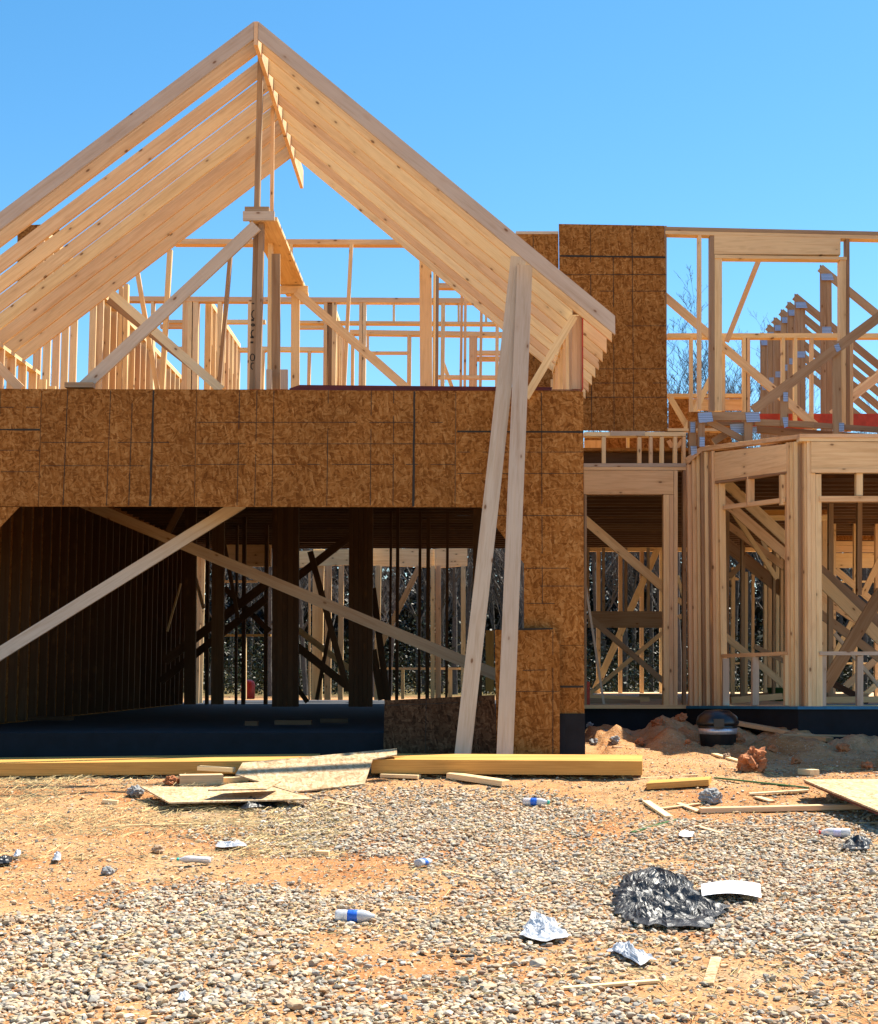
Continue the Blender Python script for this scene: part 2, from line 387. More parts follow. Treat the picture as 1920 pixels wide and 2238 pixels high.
# ---------------- straw
def straw(n):
    vs, fs, cs = [], [], []
    for k in range(n):
        r = rng.random()
        if r < .35:
            u, v = rng.uniform(-60, 760), 1690+190*rng.random()**1.5; p = G(u, v); x, y = p.x, p.y
        else:
            y = rng.uniform(4.4, 13.2); x = rng.uniform(-.33*y-.4, .31*y+.4)
        if noise.noise((x*1.3, y*1.3, 6)) < -.1 and rng.random() < .8: continue
        L_ = rng.uniform(.03, .16) if r < .35 else rng.uniform(.02, .10); w_ = rng.uniform(.0008, .0022)
        a = rng.uniform(0, 3.14); lift = rng.uniform(.0, .03) if r < .35 else rng.uniform(0, .014)
        dx, dy = math.cos(a)*L_/2, math.sin(a)*L_/2; nx_, ny_ = -math.sin(a)*w_, math.cos(a)*w_
        z0 = gh(x-dx, y-dy)+lift*rng.random()+.004; z1 = gh(x+dx, y+dy)+lift+.004
        b0 = len(vs)
        for sx, zz in ((-1, z0), (1, z1)):
            vs += [(x+sx*dx+nx_, y+sx*dy+ny_, zz), (x+sx*dx-nx_, y+sx*dy-ny_, zz), (x+sx*dx, y+sx*dy, zz+w_*1.7)]
        fs += [(b0, b0+1, b0+4, b0+3), (b0+1, b0+2, b0+5, b0+4), (b0+2, b0, b0+3, b0+5)]
        c = np.array((.62, .46, .22))*rng.uniform(.6, 1.25); cs += [(*c, 1)]*6
    return np.array(vs), np.array(fs), np.array(cs)
sv, sf, scc = straw(17000)
tag(link('straw', npmesh('straw', sv, sf, False, scc), mat=attrmat('dry_straw', .7)), 'dry yellow straw strewn over the clay and gravel', 'straw', kind='stuff')

# ================================================================ GABLE ROOF
YG = 13.88
gr = thing('gable_roof_frame', P(1000, 1475, YG), 'open gable roof of pale bare rafters standing above the boarded garage front', 'roof frame')
YF = 13.60; RS = .3855
def zrel(v, Y): return P(CX, v, Y).z
apex = P(560, 46, YF); rt = P(1345, 690, YF); lt0 = P(0, 464, YF)
sl_l = (lt0.z-apex.z)/(lt0.x-apex.x); 
lt = Vector((2*apex.x-rt.x-.12, YF, 0)); lt.z = apex.z+(lt.x-apex.x)*sl_l
def rafter(Y, side, mat, name='rafter', wv=.178):
    a = Vector((apex.x+(.022 if side > 0 else -.022), Y, apex.z)); e = Vector(((rt if side > 0 else lt).x, Y, (rt if side > 0 else lt).z))
    pts = [a, e, e-Vector((0, 0, wv)), a-Vector((0, 0, wv))]
    x = (e-a).normalized(); R = frame(x, Vector((0, 1, 0))); Ri = R.inverted()
    q = [Ri @ (p-a) for p in pts]; bm = bmesh.new()
    A = [bm.verts.new((p.x, 0, p.z)) for p in q]; B = [bm.verts.new((p.x, .038, p.z)) for p in q]
    bm.faces.new(A); bm.faces.new(B[::-1])
    for i in range(4): bm.faces.new((A[i], B[i], B[(i+1) % 4], A[(i+1) % 4]))
    bmesh.ops.recalc_face_normals(bm, faces=bm.faces)
    me = bpy.data.meshes.new(name); bm.to_mesh(me); bm.free()
    o = link(name, me, gr, Matrix.Translation(a) @ R.to_4x4(), mat); return o
for s in (-1, 1):
    o = rafter(YF, s, FLYW, 'fly_rafter'); o['label'] = 'greyer outer rafter at the front of the gable'
    for Yk in [13.90]+[14.40+.405*k for k in range(7)]: rafter(Yk, s, WOOD)
YR8 = 14.40+.405*6+.038
wbox(gr, 'ridge_board', apex.x-.019, apex.x+.019, YF-.002, YR8+.95, apex.z-.235, apex.z-.002, WOOD)
# post under the ridge with laps and stencil marks
pA = bar(gr, 'post', 570, 100, 551, 850, 14.25, 12, .089, mat=AGED)
bar(gr, 'post', 571, 480, 563, 850, 14.20, 12, .089, mat=AGED)
def stencil():
    bm = bmesh.new(); Yp = 14.249
    def ring(u, v, ru, rv, a0, a1, t):
        n = 14; pr = None
        for i in range(n+1):
            a = math.radians(a0+(a1-a0)*i/n)
            o_ = P(u+ru*math.cos(a), v+rv*math.sin(a), Yp); i_ = P(u+(ru-t)*math.cos(a), v+(rv-t*.9)*math.sin(a), Yp)
            cur = (bm.verts.new(o_), bm.verts.new(i_))
            if pr: bm.faces.new((pr[0], cur[0], cur[1], pr[1]))
            pr = cur
    def blk(u0, v0, u1, v1): bm.faces.new([bm.verts.new(P(a, b, Yp)) for a, b in ((u0, v0), (u1, v0), (u1, v1), (u0, v1))])
    ring(556, 687, 7, 10, 90, 270, 2.6); blk(549, 697, 555, 701.5); ring(553, 710, 4.5, 3.5, 0, 360, 3)
    ring(555, 729, 7, 9, 90, 270, 2.6); blk(547.5, 735, 554.5, 739); blk(547.5, 746, 554, 750)
    ring(552, 781, 6, 8.5, 0, 360, 2.4); ring(553, 800, 5.5, 8, 90, 300, 2.4); blk(550, 662, 556, 664.5)
    g = bmesh.ops.extrude_face_region(bm, geom=bm.faces[:]); bmesh.ops.translate(bm, verts=[e for e in g['geom'] if isinstance(e, bmesh.types.BMVert)], vec=(0, -.001, 0))
    bmesh.ops.recalc_face_normals(bm, faces=bm.faces)
    for v in bm.verts: v.co -= pA_loc
    me = bpy.data.meshes.new('stencil_marks'); bm.to_mesh(me); bm.free()
    return me
pA_loc = P(550, 850, 14.25)
ms = stencil(); o = link('stencil_marks', ms, None, None, INK); o.parent = pA
o.matrix_parent_inverse = Matrix.Identity(4)
o.matrix_basis = (Matrix.Translation(gr.location) @ pA.matrix_basis).inverted() @ Matrix.Translation(pA_loc)
bar(gr, 'post', 596, 205, 594, 462, 15.3, 8, .038, mat=WOOD)
bar(gr, 'post', 603, 554, 603, 850, 14.6, 19, .038, mat=AGED)
bar(gr, 'post', 591, 500, 589, 850, 14.9, 10, .089, mat=WOOD)
bar(gr, 'post', 646, 622, 645, 850, 16.6, 19, .038, mat=WOOD)
rect(gr, 'footer_block', 582, 807, 594, 850, 14.5, .038, GREY)
rect(gr, 'footer_block', 613, 807, 629, 850, 14.5, .038, GREY)
rect(gr, 'crosspiece', 531, 461, 600, 481, 14.1, .038, GREY)
rect(gr, 'crosspiece', 535, 451, 588, 461, 14.15, .2, AGED)
rect(gr, 'crosspiece', 612, 624, 673, 641, 16.55, .038, WOOD)
# flat walking plank
p = P(575, 482, 14.15); q = P(649, 650, 17.0)
prism(gr, 'flat_plank', [Vector((p.x-.14, p.y, p.z)), Vector((p.x+.14, p.y, p.z)), Vector((q.x+.13, q.y+.1, p.z)), Vector((q.x-.13, q.y+.1, p.z))], Vector((0, 0, .038)), WOOD, 'y')
bar(gr, 'brace', 560, 492, 182, 845, 14.1, 27, .038, mat=GREY)
bar(gr, 'brace', 648, 636, 905, 862, 16.5, 19, .038, mat=WOOD)
bar(gr, 'brace', 243, 640, 484, 852, 16.0, 19, .038, Y1=15.2)
bar(gr, 'brace', 236, 655, 420, 800, 16.6, 15, .038, mat=AGED)
rect(gr, 'footer_block', 141, 835, 203, 846, 14.0, .1, AGED)
rect(gr, 'knee_wall_plate', 1254, 655, 1274, 680, 13.95, .14, AGED)
rect(gr, 'knee_wall_plate', 1275, 662, 1281, 681, 13.97, .12, WOOD)
rect(gr, 'corner_post', 1251, 690, 1272, 850, 13.98, .038, WOOD)
rect(gr, 'sheathing_edge', 1273, 682, 1275.5, 850, 13.92, .3, RED)
bar(gr, 'brace', 1256, 690, 1150, 868, 13.80, 17, .038, mat=WOOD)
bar(gr, 'brace', -60, 745, 45, 850, 14.1, 20, .038, mat=WOOD)
# knee walls both sides carrying the rafters
zd = P(1000, 850, YG).z; zk = P(1262, 672, YG).z
for X in (1.10, -4.93):
    for k in range(14): wbox(gr, 'knee_wall_stud', X, X+.089, 14.3+k*.406, 14.338+k*.406, zd, zk-.04, WOOD)
    wbox(gr, 'knee_wall_plate', X, X+.089, 14.28, 16.9, zk-.04, zk, WOOD)
# dark red boards stacked on the wall head
sb = poly(None, 'stacked_boards', [(632, 849), (655, 841), (1208, 846), (1204, 857), (1100, 857), (640, 854)], 13.95, .3, DRED)
tag(sb, 'dark red boards lying in a thin stack on top of the garage front wall', 'boards')

# ================================================================ GARAGE
ga = thing('garage_frame', Vector((0, YG, gz(YG))), 'garage block with brown strand board front over a wide dark door opening', 'garage')
def panel(par, uv, Y, mat=OSB, ink=(), ext=.0115, label=None):
    """sheathing board; ink = (u0,v0,u1,v1,px) marks printed on its face"""
    o = poly(par, 'sheathing_panel', uv, Y, ext, mat, 'x'); me = o.data; me.materials.append(INK)
    Mi = (Matrix.Translation(par.location) @ o.matrix_basis).inverted() if par else o.matrix_basis.inverted()
    bm = bmesh.new(); bm.from_mesh(me)
    for k, (u0, v0, u1, v1, px) in enumerate(ink):
        n = max(1, int(math.hypot(u1-u0, v1-v0)/26)); hor = abs(u1-u0) > abs(v1-v0)
        Yk = Y-.0006-.0002*(k % 4)-(.0008 if hor else 0)
        prev = None
        for i in range(n+1):
            t = i/n; jx = random.uniform(-.5, .5)*(px > 3); a = u0+(u1-u0)*t; b = v0+(v1-v0)*t; h = px/2*random.uniform(.75, 1.25)
            pp = [(a, b-h), (a, b+h)] if hor else [(a-h+jx, b), (a+h+jx, b)]
            cur = [bm.verts.new(Mi @ P(x, y, Yk)) for x, y in pp]
            if prev and not (px < 2 and random.random() < .12):
                f = bm.faces.new((prev[0], cur[0], cur[1], prev[1])); f.material_index = 1
            prev = cur
    bm.to_mesh(me); bm.free()
    if label: o['label'] = label
    return o
HV = lambda *a: [(x, 853, x-(1000-x)*.012, 1105, 1.3) for x in a]
hl = lambda u0, u1, *ys: [(u0, y, u1, y, 1.2) for y in ys]
panel(ga, [(-330, 846), (90, 850), (83, 1107), (-330, 1105)], YG, ink=HV(2)+[(-330, 938, 87, 939, 3.6)]+hl(-330, 85, 984, 1031, 890))
panel(ga, [(91.5, 850), (429.5, 851), (424, 1107.5), (84.5, 1107)], YG, ink=HV(148, 242, 290)+[(336, 853, 328, 1106, 4.5)]+hl(90, 425, 967, 1018))
panel(ga, [(431, 851), (996, 854.5), (994.5, 1108.5), (425.5, 1107.5)], YG, ink=HV(524, 562, 599, 718, 812, 861)+[(906.3, 855, 903.5, 1107, 4.5)]+hl(430, 995, 923, 970, 1015))
panel(ga, [(997.5, 854.5), (1275.5, 856), (1277.5, 1410), (1146, 1410), (1146, 1232), (1052, 1108.7), (996, 1108.5)], YG,
      ink=[(1184, 858, 1186, 1318, 1.4), (1000, 943, 1276, 944, 3.6)]+hl(1000, 1276, 988, 1035, 1127)+hl(1150, 1276, 1242, 1281, 1319))
panel(ga, [(1146, 1411), (1277.5, 1411), (1278, 1560), (1146, 1560)], YG, ink=[(1222, 1413, 1223, 1558, 1.6), (1225, 1501, 1276, 1501, 3.5)])
panel(ga, [(-330, 1108), (42, 1108), (-45, 1200), (-45, 1560), (-330, 1560)], YG)
# framing behind the boards
YW = YG+.0125
rect(ga, 'header', -330, 858, 1150, 1100, YW, .12, AGED)
zd0 = P(0, 850, YG).z-.012
wbox(ga, 'floor_deck', -5.35, 1.17, YW+.002, 17.2, zd0-.02, zd0, OSB)
wbox(ga, 'deck_edge_strip', -5.35, 1.175, YG+.004, YG+.012, zd0+.001, zd0+.008, DRED)
wbox(ga, 'foundation', 1.0, 1.185, YW-.03, 17.0, gz(YG)-.3, P(0, 1560, YG).z, DAMP)
wbox(ga, 'foundation', .62, .999, YW-.03, YW+.17, gz(YG)-.3, P(0, 1560, YG).z-.001, DAMP)
wbox(ga, 'foundation', -5.4, -4.45, YW-.03, YW+.17, gz(YG)-.3, P(0, 1560, YG).z, DAMP)
ZS = .71
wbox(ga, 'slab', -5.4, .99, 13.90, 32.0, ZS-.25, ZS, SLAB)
wbox(ga, 'foundation', -4.45, .62, 13.86, 13.90, gz(YG)-.3, ZS+.004, DAMP)
# side walls
for X, y1 in ((-5.02, 27.2), (1.068, 17.2)):
    wbox(ga, 'sheathing_panel', X-.012 if X < 0 else X+.09, X if X < 0 else X+.102, YW+.02, y1, ZS+.001, zd0-.03, OSB)
    for k in range(int((y1-14.1)/.406)): wbox(ga, 'stud', X+.001, X+.088, 14.2+k*.406, 14.238+k*.406, ZS+.02, zd0-.33, SHADEW)
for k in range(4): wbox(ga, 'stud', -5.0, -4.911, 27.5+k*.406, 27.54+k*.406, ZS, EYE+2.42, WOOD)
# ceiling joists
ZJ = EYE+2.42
for k in range(36): wbox(ga, 'joist', -5.0, 1.06, 14.15+k*.406, 14.188+k*.406, ZJ, ZJ+.235, SHADEW)
wbox(ga, 'floor_deck', -5.35, 1.2, 17.2, 28.9, ZJ+.236, ZJ+.254, OSB)
# interior posts and studs, the indoor shade is put into their colour
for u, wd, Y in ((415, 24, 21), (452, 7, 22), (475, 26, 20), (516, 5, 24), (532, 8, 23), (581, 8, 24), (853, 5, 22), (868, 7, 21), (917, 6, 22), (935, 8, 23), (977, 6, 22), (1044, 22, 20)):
    bar(ga, 'post' if wd > 15 else 'stud', u+2, 1110, u-1, 1540, Y, wd, .089, mat=SHADEW)
for i in range(5): bar(ga, 'post', 601+i*11.5, 1110, 600+i*11.5, 1545, 19+.01*i, 11, .12, mat=SHADEW)
for i in range(5): bar(ga, 'post', 768+i*10.5, 1110, 767+i*10.5, 1545, 19.5+.01*i, 10, .12, mat=SHADEW)
B_ = lambda *a, **k: bar(ga, 'brace', *a, **k)
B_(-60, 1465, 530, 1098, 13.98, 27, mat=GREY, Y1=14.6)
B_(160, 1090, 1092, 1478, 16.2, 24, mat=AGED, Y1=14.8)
B_(400, 1100, 345, 1205, 16.6, 14, mat=SHADEW)
B_(765, 1172, 640, 1268, 20.5, 17, mat=SHADEW)
B_(590, 1270, 360, 1445, 21.5, 19, mat=SHADEW); B_(580, 1310, 350, 1490, 22, 16, mat=SHADEW)
B_(640, 1368, 775, 1470, 25, 13); B_(648, 1412, 775, 1512, 20.5, 17, mat=SHADEW)
B_(678, 1205, 760, 1510, 20, 13, mat=SHADEW); B_(815, 1285, 848, 1535, 20, 14, mat=SHADEW); B_(482, 1145, 520, 1350, 21, 8, mat=SHADEW)
B_(640, 1490, 672, 1535, 21, 10, mat=SHADEW); B_(722, 1370, 692, 1530, 22, 8, mat=SHADEW); B_(490, 1285, 590, 1380, 23, 12, mat=SHADEW)
B_(815, 1420, 835, 1530, 21, 16, mat=SHADEW); B_(425, 1255, 445, 1330, 23, 7); B_(395, 1275, 365, 1380, 23, 4)
rect(ga, 'header', 488, 1185, 592, 1238, 27.6, .09, WOOD)
rect(ga, 'header', 335, 1185, 405, 1215, 27.6, .09, WOOD)
rect(ga, 'header', 640, 1160, 770, 1185, 26.6, .09, SHADEW)
rect(ga, 'plate', 488, 1268, 562, 1273, 28.4, .09, WOOD); rect(ga, 'plate', 488, 1386, 592, 1391, 28.4, .09, LVLM)
rect(ga, 'jamb', 483, 1392, 486, 1528, 28.4, .09, WOOD); rect(ga, 'jamb', 535, 1392, 538, 1528, 28.4, .09, WOOD); rect(ga, 'jamb', 487, 1250, 490, 1268, 28.4, .09, WOOD)
# rear bay of the house, sunlit
rb = thing('rear_bay_frame', P(860, 1530, 30), 'sunlit orange rear bay wall framing seen through the dark garage', 'wall frame')
poly(rb, 'header', [(640, 1205), (815, 1198), (815, 1232), (640, 1240)], 30.2, .1, WOOD)
poly(rb, 'header', [(816, 1198), (950, 1200), (950, 1240), (816, 1236)], 30.6, .1, WOOD); poly(rb, 'header', [(951, 1200), (1022, 1190), (1022, 1236), (951, 1242)], 30.4, .1, WOOD)
for u0, u1, wd in ((697, 692, 24), (718, 716, 14), (746, 744, 11), (827, 824, 12), (946, 946, 9), (958, 958, 12), (1013, 1013, 10), (676, 676, 4)): bar(rb, 'post', u0, 1236 if wd < 20 else 1200, u1, 1530, 30+wd*.01, wd, .089)
rect(rb, 'sill', 832, 1459, 1012, 1464, 30.3, .09); rect(rb, 'stud', 877, 1464, 884, 1528, 30.35, .09); rect(rb, 'stud', 980, 1464, 989, 1528, 30.35, .09)
bar(rb, 'brace', 917, 1238, 818, 1440, 29.6, 12, .038); bar(rb, 'brace', 640, 1370, 690, 1405, 29, 8, .038)
for u0, u1, v0, v1 in ((1062, 1080, 1378, 1512),): rect(rb, 'board', u0, v0, u1, v1, 22, .03, LVLM)

# ---- leaning boards and sheets in front of the garage
def leaner(name, u0, v0, Y0, u1, v1, Y1, wpx, d, mat, label, cat, group=None):
    return tag(bar(None, name, u0, v0, u1, v1, Y0, wpx, d, Y1=Y1, mat=mat), label, cat, group)
leaner('prop_board', 1134, 560, 13.80, 1009, 1676, 13.25, 35, .038, GREY, 'long pale board propping the right rafters, the left and more tilted of the two', 'board', 'boards propping the gable')
leaner('prop_board', 1148, 578, 13.74, 1103, 1676, 13.16, 35, .038, GREY, 'long pale board propping the right rafters, the right and more upright of the two', 'board', 'boards propping the gable')
for uv, Y, lab, m_, ink in (([(1082, 1377), (1212, 1375), (1224, 1412), (1224, 1652), (1086, 1652)], 13.80, 'brown strand board sheet leaning upright against the garage corner beside the prop boards', OSB, [(1130, 1376, 1209, 1374, 4), (1209, 1378, 1209, 1650, 1.5), (1090, 1466, 1222, 1464, 1.5), (1090, 1512, 1222, 1511, 1.3)]),
                            ([(841, 1531), (1082, 1519), (1086, 1655), (838, 1655)], 13.72, 'greyish strand board sheet standing on edge across the garage door corner', OSBG, [(845, 1542, 1080, 1533, 1.5), (932, 1530, 930, 1650, 1.3)])):
    o = panel(None, uv, Y, m_, ink); o.name = 'board_sheet'; tag(o, lab, 'board sheet')

# ================================================================ REAR UPPER FLOOR
up = thing('upper_floor_frame', Vector((-1.8, 17.9, ZJ+.25)), 'upper floor stud walls seen against the sky under the gable', 'wall frame')
U = lambda n, *a, **k: bar(up, n, *a, **k)
U('top_plate', 380, 527, 960, 529, 17.9, 12, .14)
U('stud', 371, 545, 352, 870, 17.6, 11, .06); U('stud', 505, 530, 476, 870, 17.7, 8, .089, mat=AGED); U('stud', 768, 532, 751, 870, 17.8, 8, .06); U('stud', 637, 533, 636, 560, 17.9, 6, .06)
U('stud', 299, 590, 347, 870, 17.4, 10, .038); U('stud', 930, 553, 932, 870, 17.0, 27, .14); U('stud', 950, 580, 948, 870, 17.1, 5, .12); U('stud', 956, 595, 954, 870, 18.3, 8, .089, mat=AGED)
U('stud', 275, 620, 272, 870, 17.2, 10, .09); U('stud', 264, 625, 261, 870, 17.25, 9, .09)
Y2 = 20.6
U('top_plate', 230, 652, 1112, 657, Y2, 11, .14)
for u in (405, 414, 428): U('stud', u, 658, u-3, 880, Y2+.01, 12, .14)
for u, wd in ((333, 6), (480, 9), (547, 10), (712, 8), (731, 9), (789, 7), (797, 7), (969, 9), (1088, 7)): U('stud', u, 658, u-2, 880, Y2+.01, wd, .14)
rect(up, 'stud', 717, 664, 730, 870, Y2+.05, .1, AGED)
U('sill', 645, 703, 1108, 706, Y2+.02, 6, .14); U('cripple', 861, 660, 861, 702, Y2+.03, 5, .08); U('cripple', 1003, 660, 1003, 704, Y2+.03, 5, .08); U('cripple', 1063, 660, 1063, 706, Y2+.03, 5, .08)
U('stud', 1010, 635, 1007, 880, 19.5, 6, .09); U('stud', 1018, 640, 1016, 880, 19.4, 6, .09); U('stud', 1053, 668, 1050, 880, 19.5, 6, .09)
U('top_plate', 955, 592, 990, 593, 18.6, 9, .14); U('top_plate', 955, 623, 1015, 624, 19.2, 11, .14)
Y3 = 21.9
U('top_plate', 580, 702, 452, 702, Y3, 8, .1); U('top_plate', 360, 702, 402, 702, Y3, 7, .1); U('top_plate', 350, 712, 402, 712, Y3+.2, 8, .1)
U('top_plate', 652, 713, 708, 713, Y3, 9, .1); U('top_plate', 765, 725, 1108, 730, Y3, 10, .14)
for u, wd in ((771, 7), (895, 9), (1035, 18), (1100, 6)): U('stud', u, 730, u-1, 880, Y3+.01, wd, .1)
U('sill', 802, 770, 892, 770, Y3, 5, .1); U('cripple', 804, 730, 804, 768, Y3+.02, 5, .08)
U('sill', 1043, 770, 1108, 770, Y3, 9, .1); U('sill', 1043, 783, 1108, 783, Y3+.1, 9, .1); U('sill', 958, 823, 1108, 824, Y3, 8, .1)
Y4 = 23.6
U('top_plate', 565, 761, 710, 763, Y4, 9, .14); U('top_plate', 360, 761, 405, 761, Y4, 8, .14); U('top_plate', 450, 763, 580, 763, Y4, 8, .14)
for u, wd in ((521, 6), (676, 7), (575, 6)): U('stud', u, 763, u-2, 880, Y4, wd, .1)
U('brace', 968, 790, 990, 850, 22.5, 8, .038)
# receding walls (true depth)
def sidewall(par, X, ya, yb, z0, z1, step=.406, plate=True, mat=None):
    n = int((yb-ya)/step)+1
    for k in range(n): wbox(par, 'stud', X, X+.089, ya+k*step, ya+k*step+.038, z0, z1-.04*plate, mat or WOOD)
    if plate: wbox(par, 'top_plate', X-.001, X+.090, ya, yb+.04, z1-.04, z1+.038, WOOD)
Z2 = ZJ+.255; ZT = P(437, 653, 20.6).z
sidewall(up, -5.05, 17.3, 19.2, Z2, ZT)
sidewall(up, -5.05, 19.9, 26.6, Z2, ZT)
sidewall(up, -3.62, 20.8, 23.6, Z2, ZT)
sidewall(up, -1.87, 20.8, 23.6, Z2, ZT)
for k in range(7): wbox(up, 'cripple', -3.6, -3.53, 20.9+k*.406, 20.93+k*.406, ZT-.6, ZT-.04, WOOD)
wbox(up, 'sheathing_panel', -5.10, -5.06, 20.2, 26.6, Z2, ZT-.1, OSB)
panel(up, [(38, 492), (130, 489), (130, 640), (38, 640)], 21.5)
# ================================================================ RIGHT WING
YR = 17.3
wg = thing('wing_frame', Vector((3.5, YR, .6)), 'two storey right wing of open studs with brown boards up its left edge', 'house frame')
W = lambda n, *a, **k: bar(wg, n, *a, **k)
panel(wg, [(1222, 489), (1453, 493), (1460, 943), (1226, 940)], YR, ink=[(1224, 559, 1455, 562, 4)]+hl(1226, 1457, 600, 636, 712, 806, 837, 868)+[(1291, 495, 1294, 940, 1.1), (1341, 563, 1343, 940, 1.1), (1382, 495, 1386, 940, 1.1)])
panel(wg, [(1128, 512), (1221, 510), (1225, 940), (1128, 940)], YR+.02, ink=[(1166, 515, 1168, 900, 1.2)])
rect(wg, 'top_plate', 1128, 505, 1221, 511, YR+.01, .13, GREY)
rect(wg, 'sheathing_edge', 1454, 493, 1458, 943, YR+.02, .1, AGED)
poly(wg, 'top_plate', [(1455, 495), (2150, 511), (2150, 519), (1455, 503)], YR-.004, .14, AGED)
poly(wg, 'top_plate', [(1455, 503.5), (2150, 519.5), (2150, 528), (1455, 511)], YR, .14, WOOD)
rect(wg, 'stud', 1527, 511, 1534, 895, YR+.01, .12, WOOD)
for u0, u1 in ((1553, 1561), (1561.5, 1569), (1569.5, 1577)): rect(wg, 'stud', u0, 513 if u0 < 1560 else 560, u1+2, 898, YR+.01, .13, WOOD if u0 > 1560 else AGED)
poly(wg, 'header', [(1562, 512), (1838, 518), (1838, 556), (1562, 555)], YR+.002, .12, WOOD)
poly(wg, 'sill', [(1563, 556), (1852, 561), (1852, 567), (1563, 564)], YR-.003, .14, WOOD)
rect(wg, 'stud', 1837, 568, 1850, 940, YR+.01, .13, WOOD); rect(wg, 'stud', 1850.5, 518, 1858, 940, YR+.012, .13, AGED)
rect(wg, 'stud', 1858.5, 740, 1866, 940, YR+.014, .13, WOOD)
# mid wall behind (Y 18.3)
YM = 18.3
rect(wg, 'top_plate', 1460, 728, 2100, 738, YM, .13, WOOD)
for u in (1512, 1628, 1637, 1713, 1740, 1776): rect(wg, 'stud', u-3.5, 738, u+3.5, 930, YM+.005, .08, WOOD)
rect(wg, 'stud', 1577, 738, 1586, 898, YM+.004, .1, WOOD)
W('brace', 1452, 645, 1790, 935, 18.1, 18, .038); W('brace', 1662, 562, 1590, 745, 18.0, 11, .05); W('brace', 1560, 815, 1500, 940, 17.9, 12, .05)
W('brace', 1466, 868, 1505, 935, 18.0, 12, .038, mat=WOOD)
rect(wg, 'header', 1513, 872, 1625, 896, 18.6, .05, WOOD); rect(wg, 'sheathing_panel', 1462, 866, 1510, 936, 19.0, .012, OSB); rect(wg, 'plate', 1460, 860, 1640, 868, 18.55, .1, WOOD)
rect(wg, 'rim_board', 1565, 904, 2150, 936, 18.42, .04, RED)
rect(wg, 'plate', 1460, 936, 1640, 942, YR+.01, .12, WOOD)
# band between the floors
rect(wg, 'top_plate', 1278, 944, 1500, 953, YR-.002, .13, WOOD); rect(wg, 'plate', 1335, 942, 1410, 952, YR-.02, .018, GREY)
for u, wd in ((1321, 8), (1374, 6), (1399, 8), (1424, 7), (1448, 8), (1477, 8), (1496, 7)): W('cripple', u, 954, u, 1012, YR+.004 if wd > 6 else YR+.3, wd, .089)
rect(wg, 'sheathing_panel', 1278, 944, 1500, 1030, 18.6, .012, OSB); rect(wg, 'blocking', 1278, 962, 1320, 1012, 18.4, .04, WOOD)
rect(wg, 'sheathing_panel', 1504, 900, 1600, 1000, 17.9, .012, OSB)
W('brace', 1462, 962, 1490, 1012, 17.8, 9, .03); W('brace', 1492, 962, 1455, 1012, 17.85, 9, .03)
rect(wg, 'plate', 1277, 1012.5, 1500, 1020, YR-.002, .14, GREY); rect(wg, 'plate', 1277, 1020.5, 1500, 1027, YR, .14, WOOD)
rect(wg, 'header', 1277, 1028, 1473, 1080, YR-.001, .11, WOOD)
rect(wg, 'trimmer', 1451, 1081, 1463, 1541, YR+.002, .12, WOOD); rect(wg, 'trimmer', 1463.5, 1081, 1473, 1541, YR+.004, .12, WOOD)
rect(wg, 'king_stud', 1474, 1028, 1482, 1541, YR, .13, WOOD); rect(wg, 'stud', 1494, 1028, 1501, 1541, YR, .12, AGED)
rect(wg, 'stud', 1278, 1081, 1283, 1541, YR, .12, AGED)
ZF = .90
wbox(wg, 'floor_deck', 1.34, 8.2, YR-.02, 30.0, ZF-.04, ZF, WOOD)
rect(wg, 'sill_plate', 1278, 1541, 1508, 1549, YR-.05, .2, WOOD)
wbox(wg, 'foundation', 1.34, 8.2, YR+.02, YR+.22, gz(16)-.4, ZF-.042, DAMP)
wbox(wg, 'joist_deck', 1.34, 8.2, YR+.16, 28.9, ZJ+.236, ZJ+.27, OSB)
for k in range(28): wbox(wg, 'joist', 1.36, 8.1, 17.6+k*.406, 17.638+k*.406, ZJ, ZJ+.235, SHADEW)
# rear wall, orange against the wood behind
YB = 28.5
rect(wg, 'rear_plate', 1284, 1196, 2100, 1205, YB, .1, WOOD)
for u in (1309, 1357, 1404, 1447, 1524, 1560, 1800): rect(wg, 'rear_stud', u-4, 1205, u+4, 1516, YB+.005, .09, WOOD)
W('brace', 1437, 1203, 1296, 1520, YB-.05, 14); W('brace', 1462, 1372, 1290, 1516, YB-2, 9)
W('brace', 1270, 1128, 1460, 1292, 17.9, 19, mat=WOOD); W('brace', 1284, 1345, 1460, 1497, 20, 12, mat=AGED)
rect(wg, 'rail', 1286, 1336, 1457, 1372, 21.5, .04, AGED)
for u in (1286, 1320, 1369, 1418): rect(wg, 'stud', u-2.5, 1197, u+3, 1336, 21.6, .08, AGED)
W('brace', 1281, 1280, 1321, 1540, 17.9, 5, .02, mat=GREY); W('brace', 1482, 1258, 1496, 1310, 19, 7)
W('brace', 1482, 1310, 1500, 1322, 19, 12); W('brace', 1484, 1350, 1500, 1342, 19, 10)
rect(wg, 'sheathing_edge', 1283, 1490, 1290, 1545, YR+.05, .2, RED)
